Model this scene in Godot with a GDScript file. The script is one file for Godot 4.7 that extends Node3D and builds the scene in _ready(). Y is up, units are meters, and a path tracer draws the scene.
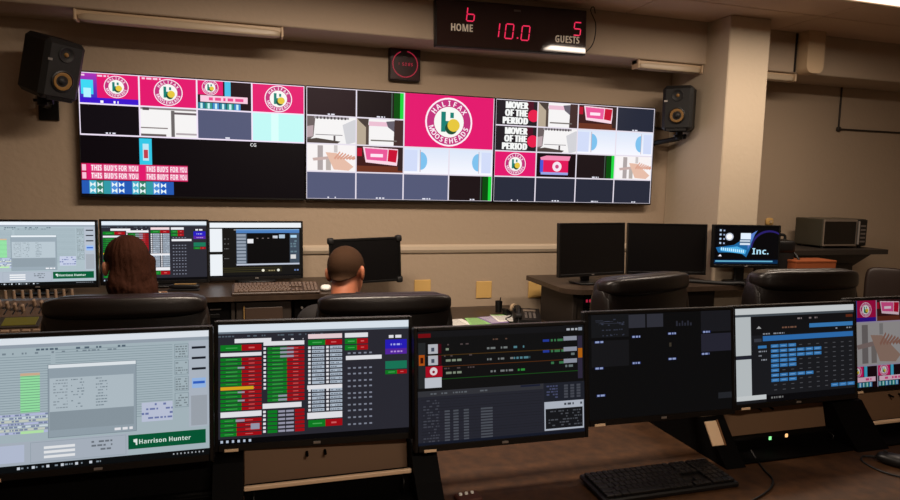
extends Node3D
# A broadcast control room: a wall of three displays, a second row of consoles with two operators, a front row of monitors.
# Units are metres, y up; the back wall is near z = 0 and the camera looks towards -z.

class G:
	# collects triangles into one mesh
	var st := SurfaceTool.new()
	func _init() -> void:
		st.begin(Mesh.PRIMITIVE_TRIANGLES)
	func tri(a: Vector3, b: Vector3, c: Vector3, n: Vector3, sg := -1) -> void:
		if (b - a).cross(c - a).dot(n) > 0.0:
			var t := b
			b = c
			c = t
		st.set_smooth_group(sg)
		st.add_vertex(a)
		st.set_smooth_group(sg)
		st.add_vertex(b)
		st.set_smooth_group(sg)
		st.add_vertex(c)
	func quad(a: Vector3, b: Vector3, c: Vector3, d: Vector3, n: Vector3, sg := -1) -> void:
		tri(a, b, c, n, sg)
		tri(a, c, d, n, sg)
	func box(c: Vector3, s: Vector3, b := 0.004, basis := Basis()) -> G:
		var h := s * 0.5
		b = minf(b, minf(h.x, minf(h.y, h.z)) * 0.9)
		var P := func(sx: float, sy: float, sz: float, ax: int) -> Vector3:
			var v := Vector3(sx * h.x, sy * h.y, sz * h.z)
			for i in 3:
				if i != ax:
					v[i] -= signf(v[i]) * b
			return c + basis * v
		for ax in 3:
			var u := (ax + 1) % 3
			var w := (ax + 2) % 3
			for s1 in [-1.0, 1.0]:
				var q := []
				for k in [[-1, -1], [1, -1], [1, 1], [-1, 1]]:
					var v := [0.0, 0.0, 0.0]
					v[ax] = s1
					v[u] = float(k[0])
					v[w] = float(k[1])
					q.append(P.call(v[0], v[1], v[2], ax))
				var n := Vector3()
				n[ax] = s1
				quad(q[0], q[1], q[2], q[3], basis * n)
			for k in [[-1, -1], [1, -1], [1, 1], [-1, 1]]:
				var e := []
				for t in [-1.0, 1.0]:
					var v := [0.0, 0.0, 0.0]
					v[ax] = t
					v[u] = float(k[0])
					v[w] = float(k[1])
					e.append(P.call(v[0], v[1], v[2], u))
					e.append(P.call(v[0], v[1], v[2], w))
				var n := Vector3()
				n[u] = k[0]
				n[w] = k[1]
				quad(e[0], e[1], e[3], e[2], basis * n)
		for sx in [-1.0, 1.0]:
			for sy in [-1.0, 1.0]:
				for sz in [-1.0, 1.0]:
					tri(P.call(sx, sy, sz, 0), P.call(sx, sy, sz, 1), P.call(sx, sy, sz, 2), basis * Vector3(sx, sy, sz))
		return self
	func lathe(prof: Array, at: Vector3, sides := 20, basis := Basis(), smooth := false) -> G:
		# prof: Vector2(radius, height) from bottom to top, around the local y axis
		for i in prof.size() - 1:
			var p: Vector2 = prof[i]
			var q: Vector2 = prof[i + 1]
			for k in sides:
				var a := TAU * k / sides
				var b := TAU * (k + 1) / sides
				var ca := Vector3(cos(a), 0, sin(a))
				var cb := Vector3(cos(b), 0, sin(b))
				var d := q - p
				var n := basis * ((ca + cb) * d.y * 0.5 - Vector3(0, d.x, 0))
				var v0 := at + basis * (ca * p.x + Vector3(0, p.y, 0))
				var v1 := at + basis * (cb * p.x + Vector3(0, p.y, 0))
				var v2 := at + basis * (cb * q.x + Vector3(0, q.y, 0))
				var v3 := at + basis * (ca * q.x + Vector3(0, q.y, 0))
				var sg := i + 1 if not smooth else 1
				if p.x > 1e-6:
					tri(v0, v1, v2, n, sg)
				if q.x > 1e-6:
					tri(v0, v2, v3, n, sg)
		return self
	func cyl(a: Vector3, b: Vector3, ra: float, rb := -1.0, sides := 14) -> G:
		if rb < 0.0:
			rb = ra
		var y := (b - a).normalized()
		var x := y.cross(Vector3.RIGHT if absf(y.x) < 0.8 else Vector3.UP).normalized()
		return lathe([Vector2(0, 0), Vector2(ra, 0), Vector2(rb, (b - a).length()), Vector2(0, (b - a).length())], a, sides, Basis(x, y, x.cross(y)))
	func tube(pts: Array, r: float, sides := 8) -> G:
		# a round tube along a smooth curve through the points
		var cv := Curve3D.new()
		for i in pts.size():
			var t: Vector3 = (pts[mini(i + 1, pts.size() - 1)] - pts[maxi(i - 1, 0)]) / 6.0
			cv.add_point(pts[i], -t, t)
		cv.bake_interval = 0.02
		var bp := cv.get_baked_points()
		var rings := []
		var x := Vector3.ZERO
		for i in bp.size():
			var d := (bp[mini(i + 1, bp.size() - 1)] - bp[maxi(i - 1, 0)]).normalized()
			if x == Vector3.ZERO:
				x = d.cross(Vector3.UP if absf(d.y) < 0.8 else Vector3.RIGHT).normalized()
			x = (x - d * x.dot(d)).normalized()
			var y := d.cross(x)
			var ring := []
			for k in sides:
				var a := TAU * k / sides
				ring.append(bp[i] + (x * cos(a) + y * sin(a)) * r)
			rings.append(ring)
		for i in rings.size() - 1:
			for k in sides:
				var k2 := (k + 1) % sides
				quad(rings[i][k], rings[i][k2], rings[i + 1][k2], rings[i + 1][k], rings[i][k] + rings[i][k2] - bp[i] * 2.0, 1)
		for k in sides - 2:
			tri(rings[0][0], rings[0][k + 1], rings[0][k + 2], bp[0] - bp[1])
			tri(rings[-1][0], rings[-1][k + 1], rings[-1][k + 2], bp[-1] - bp[-2])
		return self
	func prism(poly: Array, depth: float, xf := Transform3D()) -> G:
		# polygon in local x, y pulled from z = 0 to z = depth
		var pv := PackedVector2Array(poly)
		var ix := Geometry2D.triangulate_polygon(pv)
		var zd := xf.basis.z * signf(depth)
		for i in range(0, ix.size(), 3):
			for z in [0.0, depth]:
				var n := -zd if z == 0.0 else zd
				tri(xf * Vector3(pv[ix[i]].x, pv[ix[i]].y, z), xf * Vector3(pv[ix[i + 1]].x, pv[ix[i + 1]].y, z), xf * Vector3(pv[ix[i + 2]].x, pv[ix[i + 2]].y, z), n)
		var cw := Geometry2D.is_polygon_clockwise(pv)
		for i in pv.size():
			var a := pv[i]
			var b := pv[(i + 1) % pv.size()]
			var e := b - a
			var n2 := Vector2(e.y, -e.x) * (-1.0 if cw else 1.0)
			quad(xf * Vector3(a.x, a.y, 0), xf * Vector3(b.x, b.y, 0), xf * Vector3(b.x, b.y, depth), xf * Vector3(a.x, a.y, depth), xf.basis * Vector3(n2.x, n2.y, 0))
		return self
	func pillow(c: Vector3, h: Vector3, e := 5.0, n := 8, bend := 0.0, basis := Basis()) -> G:
		# a soft rounded block; bend curves its width towards -z at the edges
		for ax in 3:
			var u := (ax + 1) % 3
			var w := (ax + 2) % 3
			for s in [-1.0, 1.0]:
				var g := []
				for i in n + 1:
					for j in n + 1:
						var v := Vector3()
						v[ax] = s
						v[u] = sin((2.0 * i / n - 1.0) * PI * 0.5)
						v[w] = sin((2.0 * j / n - 1.0) * PI * 0.5)
						v /= pow(pow(absf(v.x), e) + pow(absf(v.y), e) + pow(absf(v.z), e), 1.0 / e)
						var q := v * h
						q.z -= bend * v.x * v.x
						g.append(c + basis * q)
				for i in n:
					for j in n:
						var k := i * (n + 1) + j
						var nn := Vector3()
						nn[ax] = s
						quad(g[k], g[k + n + 1], g[k + n + 2], g[k + 1], basis * nn, 1)
		return self
	func mesh() -> ArrayMesh:
		st.generate_normals()
		return st.commit()


class CV:
	# a picture for a screen; coordinates run 0..1 from the top left of this part of it
	var img: Image
	var o := Vector2.ZERO
	var s := Vector2.ONE
	var rng: RandomNumberGenerator
	static func fresh(w: int, h: int, c: Color) -> CV:
		var v := CV.new()
		v.img = Image.create(w, h, false, Image.FORMAT_RGB8)
		v.img.fill(c)
		v.s = Vector2(w, h)
		v.rng = RandomNumberGenerator.new()
		v.rng.seed = w * 31 + h
		return v
	func sub(u0: float, v0: float, u1: float, v1: float) -> CV:
		var v := CV.new()
		v.img = img
		v.rng = rng
		v.o = o + s * Vector2(u0, v0)
		v.s = s * Vector2(u1 - u0, v1 - v0)
		return v
	func rect(u0: float, v0: float, u1: float, v1: float, c: Color) -> void:
		var a := (o + s * Vector2(u0, v0)).round()
		var b := (o + s * Vector2(u1, v1)).round()
		img.fill_rect(Rect2i(int(a.x), int(a.y), maxi(1, int(b.x - a.x)), maxi(1, int(b.y - a.y))), c)
	func frame(u0: float, v0: float, u1: float, v1: float, px: float, c: Color) -> void:
		var tx := px / s.x
		var ty := px / s.y
		rect(u0, v0, u1, v0 + ty, c)
		rect(u0, v1 - ty, u1, v1, c)
		rect(u0, v0, u0 + tx, v1, c)
		rect(u1 - tx, v0, u1, v1, c)
	func ptri(a: Vector2, b: Vector2, c: Vector2, col: Color) -> void:
		# fills a triangle given in pixels, row by row
		var y0 := maxi(0, int(floor(minf(a.y, minf(b.y, c.y)))))
		var y1 := mini(img.get_height() - 1, int(ceil(maxf(a.y, maxf(b.y, c.y)))))
		for y in range(y0, y1 + 1):
			var yc := y + 0.5
			var lo := INF
			var hi := -INF
			for e in [[a, b], [b, c], [c, a]]:
				var p: Vector2 = e[0]
				var q: Vector2 = e[1]
				if (p.y <= yc) != (q.y <= yc):
					var x := p.x + (q.x - p.x) * (yc - p.y) / (q.y - p.y)
					lo = minf(lo, x)
					hi = maxf(hi, x)
			if hi > lo:
				var x0 := maxi(0, int(round(lo)))
				var x1 := mini(img.get_width(), int(round(hi)))
				if x1 > x0:
					img.fill_rect(Rect2i(x0, y, x1 - x0, 1), col)
	func poly(pts: Array, col: Color) -> void:
		var pv := PackedVector2Array()
		for p in pts:
			pv.append(o + s * p)
		var ix := Geometry2D.triangulate_polygon(pv)
		for i in range(0, ix.size(), 3):
			ptri(pv[ix[i]], pv[ix[i + 1]], pv[ix[i + 2]], col)
	func disc(u: float, v: float, r: float, col: Color, from := 0.0, to := TAU, sq := 1.0) -> void:
		# r is a share of the height
		var c := o + s * Vector2(u, v)
		var rr := r * s.y
		for k in 32:
			var a := from + (to - from) * k / 32.0
			var b := from + (to - from) * (k + 1) / 32.0
			ptri(c, c + Vector2(cos(a) * sq, sin(a)) * rr, c + Vector2(cos(b) * sq, sin(b)) * rr, col)
	func grad(u0: float, v0: float, u1: float, v1: float, a: Color, b: Color, n := 16) -> void:
		for k in n:
			rect(u0, v0 + (v1 - v0) * k / n, u1, v0 + (v1 - v0) * (k + 1) / n, a.lerp(b, (k + 0.5) / n))
	static var glyphs := {}
	static var fonts := {}
	static func shape(t: String, font: String) -> Dictionary:
		var key := font + t
		if not glyphs.has(key):
			if not fonts.has(font):
				var f := SystemFont.new()
				f.font_names = PackedStringArray([font.trim_suffix("!")])
				f.font_weight = 700 if font.ends_with("!") else 400
				fonts[font] = f
			var tm := TextMesh.new()
			tm.text = t
			tm.font = fonts[font]
			tm.font_size = 40
			tm.pixel_size = 0.025
			tm.depth = 0.0
			tm.curve_step = 4.0
			var ar := tm.get_mesh_arrays()
			var tris := PackedVector2Array()
			if ar.size() and ar[Mesh.ARRAY_VERTEX] != null:
				var vs: PackedVector3Array = ar[Mesh.ARRAY_VERTEX]
				if ar[Mesh.ARRAY_INDEX] != null and ar[Mesh.ARRAY_INDEX].size():
					for i in ar[Mesh.ARRAY_INDEX]:
						tris.append(Vector2(vs[i].x, -vs[i].y))
				else:
					for q in vs:
						tris.append(Vector2(q.x, -q.y))
			var lo := Vector2(INF, INF)
			var hi := -lo
			for q in tris:
				lo = lo.min(q)
				hi = hi.max(q)
			glyphs[key] = {"t": tris, "lo": lo, "hi": hi}
		return glyphs[key]
	func text(u: float, v: float, h: float, t: String, col: Color, font := "Droid Sans!", wide := 0.0) -> void:
		# centred on (u, v), capitals h high (share of the height); wide fits it to a share of the width
		var g := shape(t, font)
		var tris: PackedVector2Array = g.t
		if tris.is_empty():
			return
		var k: float = h * s.y / (g.hi.y - g.lo.y)
		var kx: float = wide * s.x / (g.hi.x - g.lo.x) if wide > 0.0 else k
		var mid: Vector2 = (g.lo + g.hi) * 0.5
		var c := o + s * Vector2(u, v)
		for i in range(0, tris.size(), 3):
			ptri(c + (tris[i] - mid) * Vector2(kx, k), c + (tris[i + 1] - mid) * Vector2(kx, k), c + (tris[i + 2] - mid) * Vector2(kx, k), col)
	func arc_text(u: float, v: float, r: float, h: float, t: String, a0: float, a1: float, col: Color, flip := false) -> void:
		for i in t.length():
			var a := lerpf(a0, a1, (i + 0.5) / t.length())
			var g := shape(t[i], "Droid Sans!")
			var tris: PackedVector2Array = g.t
			if tris.is_empty():
				continue
			var k: float = h * s.y / (g.hi.y - g.lo.y)
			var mid: Vector2 = (g.lo + g.hi) * 0.5
			var c := o + s * Vector2(u, v) + Vector2(cos(a), sin(a)) * r * s.y
			var turn := a + PI / 2 if not flip else a - PI / 2
			for j in range(0, tris.size(), 3):
				ptri(c + ((tris[j] - mid) * k).rotated(turn), c + ((tris[j + 1] - mid) * k).rotated(turn), c + ((tris[j + 2] - mid) * k).rotated(turn), col)
	func scribble(u0: float, v0: float, u1: float, h: float, col: Color, fill := 0.6) -> void:
		# a line of print too small to read
		var u := u0
		while u < u1:
			var w := rng.randf_range(0.4, 1.6) * h
			if rng.randf() < fill:
				rect(u, v0, minf(u + w, u1), v0 + h, col)
			u += w + h * 0.4
	func texture() -> ImageTexture:
		return ImageTexture.create_from_image(img)


const PINK := Color(0.89, 0.10, 0.43)
var names := {}
var M := {}
var S := {}


func mat(c: Color, rough := 0.6, metal := 0.0) -> StandardMaterial3D:
	var m := StandardMaterial3D.new()
	m.albedo_color = c
	m.roughness = rough
	m.metallic = metal
	return m


func glow(c: Color, e := 1.0) -> StandardMaterial3D:
	var m := mat(c.darkened(0.5), 0.4)
	m.emission_enabled = true
	m.emission = c
	m.emission_energy_multiplier = e
	return m


func noise_tex(freq: float, seed_: int, lo: Color, hi: Color, normal := false, kind := FastNoiseLite.TYPE_SIMPLEX_SMOOTH, bump := 4.0, size := 256) -> NoiseTexture2D:
	var n := FastNoiseLite.new()
	n.noise_type = kind
	n.frequency = freq
	n.seed = seed_
	var t := NoiseTexture2D.new()
	t.width = size
	t.height = size
	t.seamless = true
	t.noise = n
	if normal:
		t.as_normal_map = true
		t.bump_strength = bump
	else:
		var gr := Gradient.new()
		gr.set_color(0, lo)
		gr.set_color(1, hi)
		t.color_ramp = gr
	return t


func rough_up(m: StandardMaterial3D, freq: float, scale: float, bump: float, sc := 1.0, kind := FastNoiseLite.TYPE_SIMPLEX_SMOOTH) -> StandardMaterial3D:
	m.uv1_triplanar = true
	m.uv1_world_triplanar = true
	m.uv1_scale = Vector3.ONE * scale
	m.normal_enabled = true
	m.normal_texture = noise_tex(freq, int(freq * 1000), Color.BLACK, Color.WHITE, true, kind, bump)
	m.normal_scale = sc
	return m


func tinted(m: StandardMaterial3D, freq: float, scale: float, lo: Color, hi: Color, kind := FastNoiseLite.TYPE_SIMPLEX_SMOOTH) -> StandardMaterial3D:
	m.uv1_triplanar = true
	m.uv1_world_triplanar = true
	m.uv1_scale = Vector3.ONE * scale
	m.albedo_texture = noise_tex(freq, int(freq * 700) + 3, lo, hi, false, kind)
	return m


func numbered(n: String) -> String:
	if not names.has(n):
		names[n] = 0
		return n
	names[n] += 1
	return "%s_%03d" % [n, names[n]]


func obj(called: String, mesh: Mesh, m: Material, parent: Node3D, label := "") -> MeshInstance3D:
	var o := MeshInstance3D.new()
	o.mesh = mesh
	o.material_override = m
	var n := called
	var k := 0
	while parent.has_node(n):
		k += 1
		n = "%s_%03d" % [called, k]
	o.name = n
	parent.add_child(o, true)
	if label:
		o.set_meta("label", label)
	return o


func thing(called: String, label: String, category: String, at := Vector3.ZERO, turn := 0.0, group := "") -> Node3D:
	var o := Node3D.new()
	o.name = numbered(called)
	add_child(o, true)
	o.position = at
	o.rotation.y = turn
	tag(o, label, category, group)
	return o


func tag(o: Node3D, label: String, category: String, group := "") -> void:
	o.set_meta("label", label)
	o.set_meta("category", category)
	if group:
		o.set_meta("group", group)


func struct(called: String, mesh: Mesh, m: Material, label: String, category: String) -> MeshInstance3D:
	var o := MeshInstance3D.new()
	o.mesh = mesh
	o.material_override = m
	o.name = numbered(called)
	add_child(o, true)
	tag(o, label, category)
	o.set_meta("kind", "structure")
	return o


func dup(root: Node3D, at: Vector3, turn: float, label: String) -> Node3D:
	var base: String = root.name
	var r: Node3D = root.duplicate()
	r.name = numbered(base)
	add_child(r, true)
	r.position = at
	r.rotation.y = turn
	r.set_meta("label", label)
	return r


func panel(w: float, h: float) -> ArrayMesh:
	# a flat picture area facing +z, its picture upright
	var st := SurfaceTool.new()
	st.begin(Mesh.PRIMITIVE_TRIANGLES)
	for k in [[0, 0], [1, 0], [1, 1], [0, 0], [1, 1], [0, 1]]:
		st.set_normal(Vector3(0, 0, 1))
		st.set_uv(Vector2(k[0], k[1]))
		st.add_vertex(Vector3((k[0] - 0.5) * w, (0.5 - k[1]) * h, 0))
	return st.commit()


func screen_mat(cv: CV, e := 1.0) -> StandardMaterial3D:
	var m := mat(Color(0.012, 0.012, 0.014), 0.4)
	m.metallic_specular = 0.2
	m.emission_enabled = true
	m.emission = Color.BLACK
	m.emission_texture = cv.texture()
	m.emission_energy_multiplier = e
	m.texture_repeat = false
	return m


func area_light(at: Vector3, basis: Basis, size: Vector2, e: float, c: Color) -> void:
	var l := AreaLight3D.new()
	l.name = numbered("area_light")
	l.area_size = size
	l.area_normalize_energy = false
	l.light_energy = e
	l.light_color = c
	l.area_range = 20.0
	l.area_attenuation = 2.0
	l.shadow_enabled = true
	add_child(l, true)
	l.transform = Transform3D(basis, at)


# ---------------------------------------------------------------- pictures on the screens

func pic_logo(c: CV, u: float, v: float, r: float) -> void:
	var a := c.s.y / c.s.x
	c.disc(u, v, r, Color(1.0, 0.93, 0.97))
	c.disc(u, v, r * 0.93, Color(0.76, 0.2, 0.48))
	c.disc(u, v, r * 0.63, Color(0.97, 0.97, 0.95))
	c.arc_text(u, v, r * 0.77, r * 0.21, "HALIFAX", -PI * 0.86, -PI * 0.14, Color(1.0, 0.94, 0.97))
	c.arc_text(u, v, r * 0.77, r * 0.21, "MOOSEHEADS", PI * 0.93, PI * 0.07, Color(1.0, 0.94, 0.97), true)
	var g := Color(0.10, 0.50, 0.45)
	c.rect(u - 0.33 * r * a, v - 0.42 * r, u - 0.14 * r * a, v + 0.40 * r, g)
	c.rect(u - 0.14 * r * a, v - 0.05 * r, u + 0.05 * r * a, v + 0.12 * r, g)
	c.rect(u + 0.05 * r * a, v - 0.40 * r, u + 0.2 * r * a, v - 0.18 * r, g)
	c.disc(u + 0.10 * r * a, v + 0.24 * r, 0.26 * r, Color(0.12, 0.30, 0.20))
	c.disc(u + 0.20 * r * a, v + 0.12 * r, 0.26 * r, Color(0.90, 0.78, 0.25))


func pic_pink(c: CV, r := 0.44) -> void:
	c.rect(0, 0, 1, 1, PINK)
	pic_logo(c, 0.5, 0.5, r)


func pic_label(c: CV) -> void:
	c.scribble(0.42, 0.91, 0.6, 0.055, Color(0.9, 0.9, 0.95), 0.9)


func pic_empty(c: CV, col: Color) -> void:
	c.rect(0, 0, 1, 1, col)
	pic_label(c)


func pic_green(c: CV) -> void:
	c.rect(0, 0, 1, 1, Color(0.12, 0.08, 0.09))
	c.rect(0.73, 0, 0.745, 1, Color(0.3, 0.4, 0.35))
	c.rect(0.78, 0, 0.91, 1, Color(0.02, 0.3, 0.05))
	c.rect(0.91, 0, 1, 1, Color(0.12, 0.85, 0.25))
	pic_label(c)


func pic_arena(c: CV, kind: int) -> void:
	# the empty rink seen from above the boards, overexposed
	c.rect(0, 0, 1, 1, Color(0.96, 0.95, 0.95))
	if kind == 0:
		c.poly([Vector2(0, 0), Vector2(0.18, 0), Vector2(0.14, 0.75), Vector2(0, 0.95)], Color(0.42, 0.38, 0.38))
		c.poly([Vector2(0, 0.4), Vector2(0.14, 0.35), Vector2(0.13, 0.75), Vector2(0, 0.8)], Color(0.72, 0.64, 0.66))
		c.rect(0.15, 0, 0.85, 0.1, Color(0.6, 0.58, 0.6))
		for k in 9:
			c.rect(0.2 + k * 0.07, 0.02, 0.23 + k * 0.07, 0.12, Color(0.25, 0.22, 0.22))
		c.rect(0.18, 0.66, 0.72, 0.69, Color(0.5, 0.48, 0.5))
		c.rect(0.54, 0.7, 0.58, 0.97, Color(0.35, 0.32, 0.33))
		c.poly([Vector2(0, 0.86), Vector2(0.2, 0.8), Vector2(0.68, 0.9), Vector2(0.6, 1), Vector2(0, 1)], Color(0.3, 0.26, 0.24))
		c.poly([Vector2(0.72, 0.3), Vector2(0.95, 0.1), Vector2(1, 0.1), Vector2(1, 0.9), Vector2(0.8, 1)], Color(0.82, 0.82, 0.84))
	elif kind == 1:
		c.poly([Vector2(0, 0), Vector2(0.24, 0.1), Vector2(0.24, 1), Vector2(0, 1)], Color(0.72, 0.66, 0.58))
		c.poly([Vector2(0, 0), Vector2(0.26, 0), Vector2(0.24, 0.4), Vector2(0.08, 0.15)], Color(0.28, 0.24, 0.22))
		c.rect(0.2, 0.25, 0.26, 1, Color(0.33, 0.28, 0.25))
		c.rect(0.26, 0.12, 0.72, 0.28, Color(0.92, 0.75, 0.82))
		c.poly([Vector2(0.62, 0.1), Vector2(0.85, 0.05), Vector2(0.82, 0.5), Vector2(0.66, 0.3)], Color(0.4, 0.38, 0.42))
		c.poly([Vector2(0.8, 0), Vector2(1, 0), Vector2(1, 1), Vector2(0.78, 1)], Color(0.26, 0.18, 0.17))
		c.rect(0.3, 0.78, 0.85, 0.83, Color(0.45, 0.42, 0.4))
	else:
		c.rect(0, 0, 1, 0.09, Color(0.55, 0.52, 0.52))
		c.rect(0.05, 0.02, 0.16, 0.12, Color(0.3, 0.28, 0.28))
		c.rect(0.54, 0.1, 0.6, 1, Color(0.42, 0.4, 0.4))
		c.rect(0.6, 0.15, 1, 0.22, Color(0.4, 0.36, 0.38))
		c.rect(0, 0.68, 0.48, 0.72, Color(0.5, 0.46, 0.46))
		c.rect(0, 0.9, 0.45, 1, Color(0.4, 0.36, 0.36))
		c.rect(0.62, 0.84, 1, 0.9, Color(0.7, 0.66, 0.68))


func pic_bench(c: CV) -> void:
	c.rect(0, 0, 1, 1, Color(0.24, 0.1, 0.1))
	c.rect(0, 0.75, 1, 1, Color(0.42, 0.2, 0.13))
	c.poly([Vector2(0.14, 0.05), Vector2(0.9, 0.1), Vector2(0.86, 0.72), Vector2(0.2, 0.62)], Color(0.98, 0.85, 0.9))
	c.poly([Vector2(0.18, 0.1), Vector2(0.66, 0.13), Vector2(0.64, 0.56), Vector2(0.22, 0.52)], Color(0.92, 0.35, 0.6))
	c.poly([Vector2(0.68, 0.12), Vector2(0.87, 0.14), Vector2(0.84, 0.6), Vector2(0.66, 0.56)], Color(0.78, 0.06, 0.2))
	c.rect(0.3, 0.3, 0.56, 0.42, Color(1, 0.9, 0.95))
	c.rect(0.02, 0.1, 0.12, 0.4, Color(0.7, 0.05, 0.18))
	c.rect(0.88, 0, 1, 0.9, Color(0.2, 0.14, 0.14))


func pic_ice(c: CV, side: float) -> void:
	c.grad(0, 0, 1, 1, Color(0.86, 0.9, 0.97), Color(0.97, 0.97, 1.0))
	c.disc(0.37 if side > 0 else 0.67, 0.5, 0.34, Color(0.5, 0.76, 0.93), -PI / 2 if side > 0 else PI / 2, PI / 2 if side > 0 else PI * 1.5, 0.75)
	c.rect(0.355 if side > 0 else 0.672, 0.08, 0.37 if side > 0 else 0.687, 0.92, Color(0.75, 0.68, 0.72))
	c.rect(0.0 if side > 0 else 0.74, 0.1, 0.3 if side > 0 else 0.96, 0.9, Color(0.82, 0.86, 0.97))


func pic_graphic(c: CV, dim := 1.0) -> void:
	c.rect(0, 0, 1, 1, Color(0.97, 0.95, 0.95) * dim)
	c.rect(0.22, 0.06, 0.33, 0.95, Color(0.68, 0.64, 0.64) * dim)
	c.rect(0.39, 0.55, 0.49, 0.95, Color(0.72, 0.68, 0.66) * dim)
	c.rect(0.55, 0.04, 0.62, 0.3, Color(0.8, 0.78, 0.78) * dim)
	c.poly([Vector2(0.12, 0.52), Vector2(0.55, 0.42), Vector2(0.6, 0.52), Vector2(0.14, 0.62)], Color(0.78, 0.68, 0.66) * dim)
	c.poly([Vector2(0.38, 0.3), Vector2(0.6, 0.32), Vector2(0.95, 0.8), Vector2(0.85, 0.95), Vector2(0.55, 0.92)], Color(0.9, 0.74, 0.66) * dim)
	for k in 7:
		var x := 0.55 + k * 0.06
		c.poly([Vector2(x, 0.5), Vector2(x + 0.12, 0.25 + k * 0.03), Vector2(x + 0.13, 0.3 + k * 0.03), Vector2(x + 0.02, 0.56)], Color(0.85, 0.62, 0.54) * dim)


func pic_mover(c: CV) -> void:
	c.rect(0, 0, 1, 1, Color(0.14, 0.12, 0.14))
	c.rect(0.74, 0, 0.9, 0.5, Color(0.3, 0.06, 0.14))
	c.disc(0.9, 0.58, 0.24, Color(0.9, 0.12, 0.3))
	var w := Color(0.97, 0.98, 0.97)
	for d in [-0.012, 0.0, 0.012]:
		c.text(0.5 + d, 0.2, 0.26, "MOVER", w, "Droid Sans!", 0.52)
		c.text(0.49 + d, 0.5, 0.26, "OF THE", w, "Droid Sans!", 0.52)
		c.text(0.47 + d, 0.8, 0.26, "PERIOD", w, "Droid Sans!", 0.58)


func pic_promo(c: CV) -> void:
	# the preview cell with a pink graphic, a cyan flag and two banner rows
	c.rect(0, 0, 1, 1, Color(0.12, 0.05, 0.08))
	c.rect(0, 0, 0.47, 0.5, PINK)
	pic_logo(c, 0.24, 0.25, 0.26)
	c.rect(0.5, 0, 0.61, 0.55, Color(0.3, 0.75, 0.9))
	c.rect(0.06, 0.52, 0.92, 0.74, Color(0.98, 0.8, 0.88))
	c.scribble(0.08, 0.58, 0.9, 0.1, Color(0.92, 0.3, 0.55), 0.8)
	for k in 6:
		c.rect(0.02 + k * 0.13, 0.76, 0.14 + k * 0.13, 0.98, [Color(0.15, 0.5, 0.6), Color(0.2, 0.6, 0.55), Color(0.25, 0.55, 0.8)][k % 3])
		c.rect(0.06 + k * 0.13, 0.78, 0.10 + k * 0.13, 0.96, Color(0.8, 0.95, 0.95))


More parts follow.
